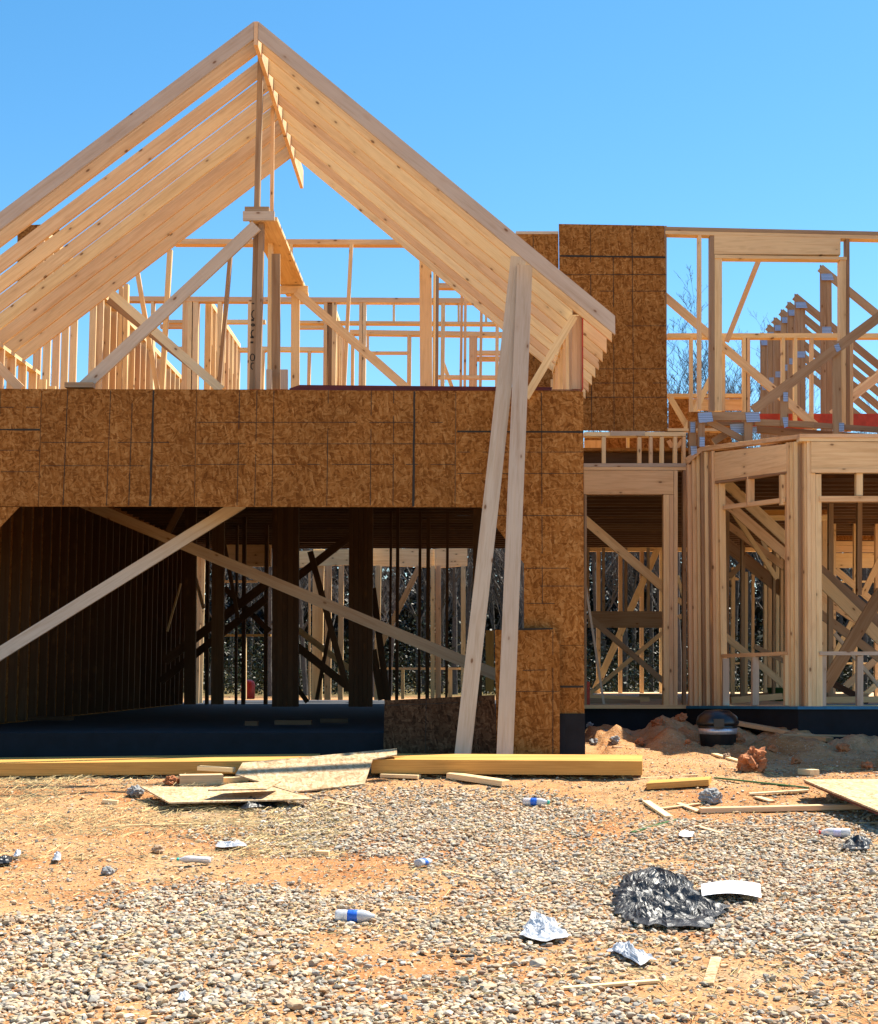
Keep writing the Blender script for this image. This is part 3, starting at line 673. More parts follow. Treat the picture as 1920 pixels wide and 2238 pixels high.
# interior braces seen through the bay
for a in ((1575, 1043, 1725, 1182, 18, 23, WOOD), (1570, 1082, 1725, 1218, 17.8, 21, WOOD), (1590, 1145, 1725, 1246, 19.4, 15, WOOD), (1603, 1118, 1700, 1265, 19.0, 10, WOOD),
          (1578, 1180, 1730, 1305, 20, 27, AGED), (1580, 1385, 1725, 1505, 18.6, 14, WOOD), (1650, 1412, 1725, 1450, 18.4, 10, AGED), (1668, 1180, 1725, 1320, 22, 8, GREY), (1596, 1260, 1640, 1215, 21, 12, AGED),
          (1790, 1243, 1940, 1375, 18, 24, AGED), (1790, 1262, 1940, 1410, 17.9, 26, WOOD), (1790, 1338, 1940, 1450, 20, 18, AGED), (1790, 1300, 1940, 1402, 22, 15, WOOD),
          (1828, 1245, 1940, 1340, 24, 14, WOOD), (1945, 1180, 1888, 1300, 23, 13, WOOD), (1930, 1292, 1800, 1510, 16.9, 27, AGED), (1850, 1500, 1935, 1425, 21, 14, WOOD), (1826, 1385, 1940, 1520, 20, 8, GREY), (1800, 1480, 1870, 1345, 23, 10, WOOD), (1810, 1488, 1900, 1535, 18, 14, DARKW), (1880, 1530, 1935, 1480, 22, 12, WOOD)):
    W('brace', *a[:5], a[5], .038, mat=a[6])
for u, v0, wd, Y, m_ in ((1589, 1110, 13, 19, AGED), (1604, 1240, 8, 24, WOOD), (1626, 1138, 8, 19.5, AGED), (1630, 1250, 12, 21, WOOD), (1648, 1250, 5, 25, WOOD), (1804, 1110, 11, 22, WOOD), (1818, 1100, 10, 19, AGED), (1826, 1110, 5, 24, WOOD), (1872, 1130, 8, 24, WOOD), (1881, 1098, 10, 18.8, AGED), (1918, 1100, 6, 24, WOOD), (1694, 1180, 5, 19.8, AGED)):
    W('stud', u, v0, u-1, 1300 if u == 1881 else 1541, Y, wd, .089, mat=m_)
for i, u in enumerate((1676, 1685, 1702, 1712, 1721)): W('stud', u, 1215-i*3, u, 1541, 22-i*.7, 9, .089)
for r_ in ((1598, 1262, 1612, 1266, 26), (1585, 1264, 1616, 1268, 25), (1600, 1448, 1620, 1452, 25)): rect(wg, 'rail', *r_, .06, WOOD)
for v0, v1, Y, m_ in ((1110, 1119, 24, WOOD), (1120, 1136, 24.1, WOOD), (1138, 1147, 24.2, WOOD), (1151, 1180, 26, OSB), (1183, 1191, 25, WOOD), (1192, 1207, 25.1, WOOD), (1209, 1241, 25.2, WOOD), (1269, 1273, 26, WOOD), (1448, 1452, 26, WOOD)):
    rect(wg, 'board', 1826, v0, 1990, v1, Y, .04, m_)
rect(wg, 'board', 1655, 1100, 1716, 1126, 22, .04, LVLM); rect(wg, 'board', 1680, 1127, 1813, 1137, 21.8, .04, WOOD); rect(wg, 'board', 1792, 1100, 1812, 1124, 21.9, .02, OSB)
# green tub on the floor and offcuts
def slabG(name, uv, h, t, mat, label, cat, group=None, kind=None, par=None, zb=None):
    pts = [G(a[0], a[1], h if h is not None else a[2]) for a in uv]
    o = prism(par, name, pts, Vector((0, 0, -t)), mat, 'x')
    return tag(o, label, cat, group, kind) if label else o
sw = thing('shade_wall', Vector((5.7, 15.7, .5)), 'unseen brown boarded wall added beyond the right edge to shade the ground', 'wall')  # out-of-view wall, added so its shadow covers the ground at right
for k in range(2): wbox(sw, 'sheathing_panel', 5.70, 5.712, 14.45+k*1.225, 15.67+k*1.225, .45, 6.75, OSB)  # boards of the added shade wall
for k in range(7): wbox(sw, 'stud', 5.713, 5.80, 14.46+k*.4, 14.50+k*.4, .5, 6.7, WOOD)  # studs of the added shade wall
wbox(sw, 'top_plate', 5.713, 5.80, 14.46, 16.9, 6.70, 6.74, WOOD)  # plate of the added shade wall
# ================================================================ BAY
by = thing('bay_frame', Vector((3.6, 15.3, .6)), 'angled bay window frame of doubled studs and headers at the right', 'bay frame')
QL = [(1508, 17.0), (1562, 16.65), (1748, 15.3)]
def yb(u): return float(np.interp(u, [1500, 1562, 1748, 1766], [17.1, 16.65, 15.3, 15.2]))
def facet(name, uv, d=.1, mat=WOOD, flat='x', dy=0.0):
    pts = [P(a, b, yb(a)+dy) for a, b in uv]; t = Vector((pts[1].x-pts[0].x, pts[1].y-pts[0].y, 0)).normalized()
    return prism(by, name, pts, Vector((.05, 1, 0)).normalized()*d, mat, t)
facet('top_plate', [(1500, 1000), (1532, 976), (1562, 972), (1748, 949), (1748, 958), (1562, 982), (1536, 986), (1505, 1013)], .14, WOOD)
facet('header', [(1562, 989), (1720, 970), (1720, 1030), (1564, 1051)], .1, WOOD, dy=-.004)
facet('sub_plate', [(1564, 1052), (1720, 1030.5), (1720, 1034), (1564, 1057)], .12, AGED, dy=-.01)
# left posts pack
for u0, u1, v0, m_ in ((1503, 1513, 1015, WOOD), (1513.5, 1523, 1003, WOOD), (1523.5, 1532, 990, WOOD), (1532.5, 1540, 988, AGED), (1540.5, 1548, 987, WOOD), (1548.5, 1556, 985, AGED), (1556.5, 1563, 985, WOOD), (1563.5, 1572, 1053, WOOD), (1572.5, 1586, 1056, WOOD)):
    Y = yb(u0)
    poly(by, 'stud', [(u0, v0), (u1, v0), (u1+5, 1543), (u0+5, 1543)], Y+random.uniform(-.03, .03), .1, m_, 'z')
rect(by, 'cripple', 1634, 1040, 1650, 1104, yb(1640), .08, WOOD); rect(by, 'stud', 1707, 1037, 1719, 1103, yb(1712), .08, WOOD)
facet('rail', [(1583, 1104), (1717, 1087), (1717, 1097), (1583, 1113)], .1, WOOD)
facet('sill', [(1578, 1430), (1722, 1424), (1722, 1432), (1578, 1438)], .12, WOOD)
rect(by, 'cripple', 1581, 1439, 1595, 1542, yb(1590), .09, GREY); rect(by, 'cripple', 1646, 1436, 1660, 1542, yb(1650), .09, GREY)
rect(by, 'cripple', 1717, 1432, 1724, 1542, yb(1720), .09, WOOD)
# centre pack
for i, (u0, u1, v0, m_) in enumerate(((1720, 1727, 967, WOOD), (1727.5, 1736, 966, WOOD), (1736.5, 1744, 965, WOOD), (1744.5, 1752, 964, AGED), (1752.5, 1758, 963, AGED), (1758.5, 1764, 963, WOOD), (1764.5, 1773, 963, WOOD), (1773.5, 1783, 1034, WOOD), (1783.5, 1796, 1036, WOOD))):
    poly(by, 'stud', [(u0, v0), (u1, v0), (u1+3, 1544), (u0+3, 1544)], yb(u0)+(.05 if m_ is AGED else 0)+.002*i, .1, m_, 'z')
rect(by, 'top_plate', 1748.5, 948, 2150, 956, 15.19, .14, WOOD); rect(by, 'top_plate', 1748.5, 956.5, 2150, 964, 15.2, .14, WOOD)
rect(by, 'header', 1774, 965, 2150, 1032, 15.2, .1, WOOD); rect(by, 'sub_plate', 1774, 1024, 2150, 1033, 15.19, .008, WOOD)
rect(by, 'rail', 1792, 1084, 2150, 1096, 15.2, .09, WOOD)
for u in (1880, 2010): rect(by, 'cripple', u-7, 1034, u+7, 1083, 15.22, .08, WOOD); rect(by, 'cripple', u-5, 1433, u+8, 1543, 15.22, .08, GREY)
rect(by, 'sill', 1793, 1424, 2150, 1432, 15.19, .1, GREY); rect(by, 'cripple', 1797, 1433, 1807, 1543, 15.22, .08, GREY)
prism(by, 'foundation', [P(1500, 1549, 17.15), P(1562, 1549, 16.6), P(1745, 1551, 15.25), P(2150, 1551, 15.15), Vector((5.69, 17.3, P(2150, 1551, 15.15).z)), Vector((2.7, 17.3, P(1500, 1549, 17.15).z))], Vector((0, 0, -.7)), DAMP)
prism(by, 'sill_gasket', [P(1500, 1543, 17.12), P(1562, 1543, 16.57), P(1745, 1544, 15.22), P(2150, 1544, 15.12), Vector((5.69, 17.2, P(2150, 1544, 15.15).z)), Vector((2.7, 17.2, P(1500, 1543, 17.15).z))], Vector((0, 0, -.03)), SEAL)
prism(by, 'bay_floor', [P(1500, 1541, 17.2)+Vector((0, .1, 0)), P(1745, 1541, 15.3)+Vector((0, .1, 0)), P(2150, 1541, 15.3)+Vector((0, .1, 0)), Vector((5.69, 17.28, ZF)), Vector((2.7, 17.28, ZF))], Vector((0, 0, -.02)), WOOD)

ztop = P(1900, 948, 15.2).z
prism(by, 'ceiling_deck', [Vector((P(1508, 990, 17.0).x+.1, 17.28, ztop-.02)), Vector((P(1748, 950, 15.3).x, 15.36, ztop-.02)), Vector((5.69, 15.36, ztop-.02)), Vector((5.69, 17.28, ztop-.02))], Vector((0, 0, -.018)), OSB)
for k, xa in enumerate((3.72, 3.48, 3.26, 3.06)): wbox(by, 'joist', xa, 5.69, 15.5+k*.406, 15.538+k*.406, ztop-.27, ztop-.04, SHADEW)
# ================================================================ TRUSSES
def nailplate(par, uv, Y):
    return poly(par, 'nail_plate', uv, Y, .003, PLATE)
YT = 19.5
def make_truss():
    t = thing('roof_truss', P(1800, 930, YT), 'weathered half roof truss standing nearest and tallest in the row behind the wide upper window opening', 'truss', 'row of half roof trusses on the right wing')
    for u in (1794, 1806.5): poly(t, 'post', [(u, 578+(u-1794)*.8), (u+12, 588+(u-1794)*.8), (u+14, 960), (u+2, 960)], YT, .038, AGED, 'z')
    bar(t, 'top_chord', 1794, 584, 2080, 818, YT-.0385, 17, .038, mat=AGED)
    bar(t, 'web', 1818, 905, 2080, 700, YT-.002, 16, .038, mat=WOOD)
    bar(t, 'bottom_chord', 1800, 955, 2080, 957, YT-.04, 16, .038, mat=AGED)
    nailplate(t, [(1795, 598), (1819, 598), (1824, 612), (1797, 612)], YT-.044); nailplate(t, [(1798, 714), (1818, 714), (1818, 729), (1798, 729)], YT-.004)
    return t
def copytree(o, parent=None):
    c = o.copy(); C.objects.link(c); c.parent = parent
    for ch in list(o.children): copytree(ch, c)
    return c
tr = make_truss()
TL = ['second tallest half truss of the stepped row, just left of the tallest', 'third half truss of the stepped row counted from the tallest', 'fourth half truss of the stepped row counted from the tallest', 'fifth half truss of the stepped row, third from the low end', 'sixth half truss of the stepped row, next to the lowest one', 'lowest looking half truss at the far left end of the stepped row']
for off, lab in zip((835, 817, 800, 782, 766, 748), TL):
    c = copytree(tr); c.location = tr.location+Vector((0, YT*900/off-YT, 0)); c['label'] = lab
tr['label'] = 'tallest half roof truss of the stepped row, nearest the wide window opening'
# loose truss lying over the bay head
lt_ = thing('roof_truss', P(1700, 940, 16.2), 'long weathered truss with blue-grey nail plates lying across the head of the bay', 'truss')
T = lambda n, *a, **k: bar(lt_, n, *a, **k, mat=AGED)
T('top_chord', 1648, 896, 2000, 635, 16.4, 22, .038); T('top_chord', 1530, 909, 1650, 909, 16.4, 19, .038)
T('web', 1716, 855, 1716, 930, 16.43, 17, .038); T('web', 1830, 765, 1832, 948, 16.43, 19, .038)
T('bottom_chord', 1652, 922, 1780, 928, 16.45, 14, .038); T('bottom_chord', 1775, 928, 2050, 948, 16.45, 12, .038)
T('web', 1534, 905, 1534, 975, 16.43, 15, .038); T('web', 1637, 905, 1637, 965, 16.43, 18, .038); T('web', 1549, 920, 1640, 968, 16.5, 14, .038)
T('web', 1515, 920, 1515, 992, 16.6, 16, .038); T('web', 1560, 965, 1600, 940, 16.7, 15, .038); T('bottom_chord', 1530, 925, 1650, 925, 16.6, 9, .038)
T('bottom_chord', 1655, 938, 1900, 956, 16.7, 16, .038)
for uv in ([(1526, 903), (1556, 900), (1560, 921), (1529, 924)], [(1630, 902), (1660, 901), (1663, 921), (1633, 923)], [(1530, 955), (1541, 955), (1541, 976), (1530, 976)], [(1713, 857), (1723, 857), (1723, 877), (1713, 877)], [(1711, 912), (1723, 912), (1723, 932), (1715, 935)], [(1824, 755), (1834, 750), (1839, 764), (1830, 770)], [(1835, 924), (1846, 924), (1846, 943), (1835, 943)]): nailplate(lt_, uv, 16.39)
for uv in ([(1596, 927), (1626, 925), (1627, 946), (1600, 947)], [(1510, 923), (1520, 923), (1520, 945), (1510, 945)], [(1510, 975), (1524, 975), (1524, 990), (1512, 996)], [(1646, 932), (1655, 932), (1655, 945), (1646, 945)], [(1620, 961), (1640, 961), (1640, 967), (1620, 967)]): nailplate(lt_, uv, 16.55)

# ================================================================ FOREGROUND THINGS
def solid(name, pts_top, t, mat, label, cat, group=None):
    return tag(prism(None, name, pts_top, Vector((0, 0, -t)), mat, 'x'), label, cat, group)
solid('laminated_beam', [P(-260, 1671, 12.42), P(700, 1662, 12.42), P(700, 1647.5, 12.98), P(-260, 1659, 12.98)], .105, LVLM, 'long yellow laminated beam on the ground across the garage door, the left one', 'beam', 'laminated beams on the ground')
solid('laminated_beam', [P(812, 1660, 12.40), P(1404, 1664, 12.40), P(1405, 1650, 12.95), P(812, 1647, 12.95)], .115, LVLM, 'yellow laminated beam ending on the clay below the garage corner, the right one', 'beam', 'laminated beams on the ground')
slabG('board_sheet', [(530, 1667, .155), (868, 1636, .20), (868, 1649, .17), (815, 1659, .145), (797, 1713, .03), (640, 1731, .012), (515, 1692, .10)], None, .011, OSBP, 'large pale board sheet sloping off the beam with dark shadow stripes', 'board sheet')
slabG('board_sheet', [(307, 1719), (600, 1721), (685, 1746), (370, 1754)], .075, .011, OSBP, 'pale board sheet lying flat in front of the pile of lumber blocks', 'board sheet')
slabG('board_sheet', [(455, 1726), (500, 1713), (615, 1707), (583, 1724)], .15, .011, OSBP, 'small pale board offcut perched on the flat sheet', 'board sheet')
slabG('board_sheet', [(1757, 1704), (2020, 1702), (2160, 1795), (1925, 1774)], .16, .012, OSBP, 'pale topped board sheet at the right edge with a red edge below', 'board sheet')
slabG('board_sheet', [(1759, 1708), (2020, 1706), (2160, 1800), (1925, 1780)], .13, .012, DRED, 'dark red edged sheet directly under the pale sheet at the right edge', 'board sheet')
def barG(name, u0, v0, u1, v1, w_, h, mat, label, cat, group=None, lift=0.0):
    a = G(u0, v0); b = G(u1, v1); a.z = gh(a.x, a.y)+h+lift+.004; b.z = gh(b.x, b.y)+h+lift+.004
    d = (b-a).normalized(); side = Vector((0, 0, 1)).cross(d).normalized()
    R = frame(d, Vector((0, 0, -1)))
    L_ = (b-a).length; me = bpy.data.meshes.new(name)
    bm = bmesh.new(); bmesh.ops.create_cube(bm, size=1)
    sk = random.uniform(-.3, .3)*w_
    for v in bm.verts:
        x = (v.co.x+.5)*L_; z = v.co.z*w_; y = (v.co.y+.5)*h
        x += (v.co.z)*sk; v.co = (x, y, z)
    bmesh.ops.bevel(bm, geom=bm.edges[:], offset=min(.003, h*.15, w_*.15), segments=1, affect='EDGES')
    bm.to_mesh(me); bm.free()
    return tag(link(name, me, None, Matrix.Translation(a) @ R.to_4x4(), mat), label, cat, group)
PLK = 'loose lumber on the ground'
barG('lumber_block', 392, 1712, 487, 1713, .15, .09, WOOD, 'thick lumber block at the left of the pile by the beam', 'lumber', PLK)
barG('lumber_block', 489, 1708, 547, 1708, .12, .05, WOOD, 'lower lumber block just right of the thick block in the pile', 'lumber', PLK)
barG('lumber_block', 434, 1701, 512, 1701, .09, .038, WOOD, 'narrow lumber piece behind and on top of the thick block', 'lumber', PLK, lift=.07)
barG('lumber_board', 835, 1697, 917, 1698, .09, .03, WOOD, 'short board half under the right beam', 'lumber', PLK)
barG('lumber_board', 985, 1697, 1106, 1718, .13, .045, WOOD, 'pale board poking diagonally from under the right beam', 'lumber', PLK)
barG('laminated_offcut', 1418, 1714, 1553, 1713, .28, .05, LVLM, 'short yellow laminated offcut on the clay right of the beam end', 'beam offcut')
barG('lumber_board', 1530, 1778, 1912, 1776, .089, .038, WOOD, 'long straight pale stud lying on the clay at the right', 'lumber', PLK)
barG('lumber_board', 1413, 1756, 1463, 1786, .06, .02, WOOD, 'short pale strip pointing at the long stud', 'lumber', PLK)
barG('wood_lath', 1442, 1769, 1540, 1759, .04, .012, WOOD, 'thin strip crossing towards the grey rock', 'lath', 'thin wood strips')
barG('wood_lath', 1484, 1758, 1528, 1777, .05, .012, WOOD, 'short strip just left of the grey rock', 'lath', 'thin wood strips')
barG('wood_lath', 1638, 1740, 1768, 1737, .05, .015, WOOD, 'flat strip between the green strip and long stud', 'lath', 'thin wood strips')
barG('wood_lath', 1656, 1745, 1688, 1757, .06, .012, WOOD, 'short chip below the flat strip right of the grey rock', 'lath', 'thin wood strips')
barG('wood_lath', 1722, 1803, 2000, 1808, .02, .008, WOOD, 'thin white lath reaching the right edge above the orange capped bottle', 'lath', 'thin wood strips')
barG('wood_lath', 1524, 1811, 1706, 1813, .014, .006, WOOD, 'thin lath below the long stud at the right', 'lath', 'thin wood strips')
barG('wood_lath', 1522, 1810, 1578, 1824, .04, .008, WOOD, 'short tapered chip under the thin lath', 'lath', 'thin wood strips')
barG('wood_lath', 244, 1807, 600, 1799, .022, .010, WOOD, 'long lath across the clay at the left', 'lath', 'thin wood strips')
barG('wood_lath', 585, 1798, 690, 1788, .02, .008, WOOD, 'lath continuing right of the long left lath', 'lath', 'thin wood strips')
barG('wood_lath', 640, 1797, 925, 1776, .012, .006, WOOD, 'thin lath on the gravel mound in the middle', 'lath', 'thin wood strips')
barG('wood_lath', 968, 1908, 1062, 1922, .03, .010, WOOD, 'pale chip on gravel right of the crumpled blue bottle', 'lath', 'thin wood strips')
barG('wood_lath', 1228, 2165, 1440, 2155, .03, .012, WOOD, 'pointed stake on the gravel near the bottom right', 'lath', 'thin wood strips')
barG('wood_lath', 1548, 2156, 1566, 2096, .045, .012, OSBP, 'short pale board offcut lying away from the viewer near the bottom right', 'lath', 'thin wood strips')
barG('wood_lath', 1138, 1836, 1380, 1842, .012, .006, WOOD, 'thin lath on gravel above the black fabric', 'lath', 'thin wood strips')
barG('wood_lath', 1385, 1697, 1526, 1692, .03, .012, WOOD, 'strip behind the short laminated offcut', 'lath', 'thin wood strips')
barG('wood_lath', 714, 1753, 812, 1768, .07, .012, OSBP, 'flat pale chip on gravel below the striped sheet', 'lath', 'thin wood strips')
barG('green_strip', 1563, 1700, 1768, 1728, .03, .012, GREENP, 'dark green strip lying on the clay by the red clod', 'strip')
barG('green_strip', 1382, 1822, 1478, 1792, .03, .008, GREENP, 'pointed green blade lying on gravel below the pale strips', 'strip')
barG('black_strap', 590, 1790, 672, 1842, .03, .008, STRAP, 'black strap lying across the gravel in the middle', 'strap')
barG('black_strap', 684, 1851, 744, 1852, .03, .008, STRAP, 'short dark strap piece right of the long black strap', 'strap')
barG('lumber_board', 1608, 1612, 1815, 1634, .12, .04, WOOD, 'board lying in the shade right of the black bin', 'lumber', PLK, lift=.03)
barG('lumber_board', 1798, 1604, 2000, 1607, .10, .04, AGED, 'board in the shade at the right edge under the bay', 'lumber', PLK, lift=.03)
barG('lumber_board', 1270, 1584, 1510, 1582, .12, .04, AGED, 'dusty board lying along the wing foundation', 'lumber', PLK, lift=.05)
barG('lumber_block', 1754, 1688, 1782, 1693, .08, .05, WOOD, 'small white block behind the right edge sheet', 'lumber', PLK)
barG('lumber_block', 225, 1755, 258, 1756, .04, .03, WOOD, 'tiny wood block on the clay left of the flat sheet', 'lumber', PLK)
barG('lumber_block', 690, 1870, 720, 1871, .06, .03, WOOD, 'brown wood block on the clay in the middle', 'lumber', PLK)
# offcuts on the floors
for a in ((60, 1580, 155, 1583, .1), (535, 1592, 562, 1592, .05), (600, 1590, 680, 1592, .1), (700, 1586, 760, 1584, .06)):
    u0, v0, u1, v1, h = a
    Y = (EYE-ZS)*F/(v0-1475); p = P(u0, v0, Y); q = P(u1, v1, Y); p.z = q.z = ZS+.006
    o = bar3(None, 'floor_offcut', p+Vector((0, 0, .05)), q+Vector((0, 0, .05)), .045, .12, Vector((0, 1, 0)), SHADEW)
    tag(o, {60: 'long offcut on the garage slab at the left', 535: 'smallest offcut on the garage slab', 600: 'pale offcut on the garage slab in the middle', 700: 'offcut on the garage slab beside the leaning grey sheet'}[u0], 'lumber', 'offcuts on the garage slab')
for k, (u0, v0, u1, v1, Y) in enumerate(((1285, 1532, 1400, 1536, 18.2), (1290, 1524, 1420, 1530, 19.5), (1400, 1522, 1470, 1524, 22), (1600, 1531, 1712, 1522, 17.5), (1600, 1524, 1680, 1520, 20), (1800, 1530, 1990, 1528, 17.8), (1810, 1522, 1900, 1521, 21))):
    tag(bar3(None, 'floor_lumber', P(u0, v0, Y), P(u1, v1, Y), .07, .12, Vector((0, 1, 0)), WOOD if k % 2 else AGED), ['front board on the wing floor in the doorway', 'second board back on the wing floor in the doorway', 'far board in the doorway near the trimmer', 'sloping board on the floor inside the left bay window', 'board behind the sloping one inside the left bay window', 'front board on the floor inside the right bay window', 'rear board on the floor inside the right bay window'][k], 'lumber', 'lumber lying on the wing floor')
# rocks
def rock(name, u, v, r, mat, label, cat, sub=3, sq=.8, amp=.35, fr=2.0, seed=0):
    p = G(u, v); p.z = gh(p.x, p.y)
    bm = bmesh.new(); bmesh.ops.create_icosphere(bm, subdivisions=sub+1, radius=1)
    for q in bm.verts:
        n = q.co.normalized(); d = 1+amp*noise.noise(n*fr+Vector((seed, 0, 0)))+amp*.55*noise.noise(n*fr*3+Vector((0, seed, 0)))+amp*.3*noise.noise(n*fr*8)
        q.co = n*d*r; q.co.z *= sq
    me = bpy.data.meshes.new(name); bm.to_mesh(me); bm.free()
    return tag(link(name, me, None, Matrix.Translation(p+Vector((0, 0, r*sq*.75))), mat), label, cat)
CLOD = plain('red_clay_clod', (.40, .15, .06), .95, var=.3, sc=20, bmp=.6)
ROCK = plain('grey_stone', (.25, .25, .245), .85, var=.3, sc=30, bmp=.5); TROCK = plain('tan_stone', (.36, .24, .15), .9, var=.3, sc=30, bmp=.4)
rock('clay_clod', 1650, 1686, .115, CLOD, 'large lumpy red clay clod on the clay below the black bin', 'clod', amp=.6, fr=1.8, sq=.95)
rock('rock', 1553, 1757, .088, ROCK, 'rounded blue-grey rock left of the long stud', 'rock', sq=.72, seed=3)
rock('rock', 1820, 1757, .045, TROCK, 'small brown rock in front of the right edge sheet', 'rock', seed=5)
rock('rock', 296, 1738, .06, ROCK, 'grey rock at the left corner of the flat sheet', 'rock', seed=8)
rock('rock', 235, 1912, .035, ROCK, 'small grey rock on the orange clay at the left', 'rock', sub=2, seed=9)
rock('rock', 345, 1866, .035, TROCK, 'small tan rock on the clay above the crushed bottle', 'rock', sub=2, seed=12)
rock('rock', 1607, 1636, .09, CLOD, 'red clay lump against the black bin', 'rock', seed=14)
rock('rock', 375, 1713, .06, CLOD, 'red clod left of the thick lumber block', 'clod', amp=.5, seed=15)
for k, (u, v, rr, m_) in enumerate(((1300, 1632, .05, ROCK), (1322, 1618, .04, ROCK), (1345, 1640, .045, ROCK), (1290, 1608, .035, ROCK), (1372, 1626, .035, TROCK), (1365, 1604, .03, ROCK), (1400, 1636, .05, CLOD), (1440, 1618, .07, CLOD), (1490, 1612, .06, CLOD), (1690, 1650, .05, CLOD), (1740, 1668, .045, CLOD), (1845, 1650, .06, CLOD), (1895, 1676, .05, CLOD), (1590, 1660, .035, TROCK), (1505, 1646, .03, CLOD))):
    rock('rock', u, v, rr, m_, ['grey rubble stone by the garage corner foundation', 'second grey rubble stone by the garage corner', 'grey rubble stone in front of the garage corner rubble', 'small grey stone touching the garage corner foundation', 'tan stone beside the corner rubble', 'small grey stone below the wing doorway', 'red clay lump right of the corner rubble', 'larger red clay lump below the wing doorway trimmer', 'red clay lump left of the black bin', 'red clay lump in the shade right of the clod', 'small red clay lump behind the small white block', 'red clay lump in the shade near the right edge', 'red clay lump at the right edge behind the pale sheet', 'tan stone in front of the black bin', 'small clay lump left of the bin foot'][k], 'rock', sub=2, seed=20+k, amp=.5)
barG('lumber_board', 1560, 1652, 1640, 1672, .06, .02, WOOD, 'short strip in the shade below the bin', 'lumber', PLK)
barG('lumber_board', 1700, 1640, 1860, 1634, .05, .02, AGED, 'narrow dusty board in the shade under the bay', 'lumber', PLK)
barG('wood_lath', 1340, 1652, 1420, 1646, .03, .015, WOOD, 'short lath on the clay right of the garage corner', 'lath', 'thin wood strips')
# bin
bn = thing('shop_bin', G(1570, 1640), 'squat black plastic bin with silver tape in the shade by the foundation', 'bin')
def lathe(par, name, prof, M, mat, seg=24, sx=1, sy=1):
    vs, fs = [], []
    for r, z in prof:
        for k in range(seg):
            a = 2*math.pi*k/seg; vs.append((r*math.cos(a)*sx, r*math.sin(a)*sy, z))
    for i in range(len(prof)-1):
        for k in range(seg):
            fs.append((i*seg+k, i*seg+(k+1) % seg, (i+1)*seg+(k+1) % seg, (i+1)*seg+k))
    fs.append(tuple(range(seg))[::-1]); fs.append(tuple((len(prof)-1)*seg+k for k in range(seg)))
    me = bpy.data.meshes.new(name); me.from_pydata(vs, [], fs); me.update()
    for p_ in me.polygons: p_.use_smooth = True
    if par is not None: M = Matrix.Translation(par.location) @ M
    return link(name, me, par, M, mat)
bo = bn.location.copy()
lathe(bn, 'tub', [(.02, 0), (.16, 0), (.175, .02), (.20, .22), (.205, .24), (.19, .245)], Matrix.Rotation(.3, 4, 'Z'), BLACKP, 8)
lathe(bn, 'lid', [(.205, .245), (.21, .27), (.19, .33), (.12, .385), (.03, .395)], Matrix.Rotation(.3, 4, 'Z'), BLACKP, 16)
lathe(bn, 'tape_band', [(.194, .16), (.201, .215)], Matrix.Rotation(.3, 4, 'Z'), SILVER, 8)
me = boxmesh('latch', -.05, .05, -.012, .012, -.04, .04); link('latch', me, bn, Matrix.Translation(bn.location) @ Matrix.Translation((-.02, -.2, .27)), BLACKP)
# bottles
def bottlemat():
    m, N, L, b = newmat('clear_bottle_plastic')
    b.inputs['Base Color'].default_value = (.86, .9, .95, 1); b.inputs['Roughness'].default_value = .12
    b.inputs['Transmission Weight'].default_value = .5; b.inputs['IOR'].default_value = 1.3
    return m
BOT = bottlemat(); BLUE = plain('blue_label', (.02, .12, .55), .4, var=.5, sc=60); TEALP = plain('teal_cap', (.02, .40, .32), .4); LBLW = plain('pale_label', (.6, .55, .7), .4, var=.3, sc=80)
def bottle(u, v, ang, lab, blab, cap, label, L_=.20, crush=0, tilt=0.0):
    p = G(u, v); p.z = gh(p.x, p.y)+.034
    b = thing('plastic_bottle', p, label, 'bottle', 'discarded plastic bottles'); b.rotation_euler = (0, 0, ang)
    R = Matrix.Rotation(math.pi/2, 4, 'Y') @ Matrix.Translation((0, 0, -L_/2))
    def add(name, prof, mat):
        o = lathe(None, name, [(r, z*L_/.2) for r, z in prof], Matrix.Identity(4), mat, 20)
        if crush:
            for q in o.data.vertices:
                n = noise.noise(Vector(q.co)*22+Vector((u, 0, 0))); q.co.x *= 1-crush*.5+crush*.5*n; q.co.y *= 1+crush*.4*n
        o.parent = b; o.matrix_basis = R; return o
    add('body', [(.012, 0), (.028, .002), (.031, .012), (.030, .03), (.031, .045), (.029, .06), (.029, .11), (.031, .125), (.029, .145), (.018, .172), (.0115, .182), (.0115, .192)], BOT)
    if blab: add('bottle_label', [(.0298, .062), (.0302, .064), (.0302, .108), (.0298, .110)], lab)
    if cap: add('cap', [(.013, .189), (.0145, .190), (.0145, .203), (.012, .204)], cap)
bottle(1172, 1757, -.25, BLUE, 1, TEALP, 'clear bottle with blue label on the clay below the right beam')
bottle(778, 2016, -.12, BLUE, 1, None, 'clear bottle with blue label lying on the gravel near the bottom')
bottle(928, 1898, .9, BLUE, 1, None, 'crushed bottle with blue label on the clay in the middle', .13, .5)
bottle(1826, 1834, 2.9, LBLW, 1, REDP, 'bottle with an orange red cap at the right edge')
bottle(424, 1893, 3.05, WFILM, 0, TEALP, 'crushed clear bottle with a green cap on the left clay', .2, .6)
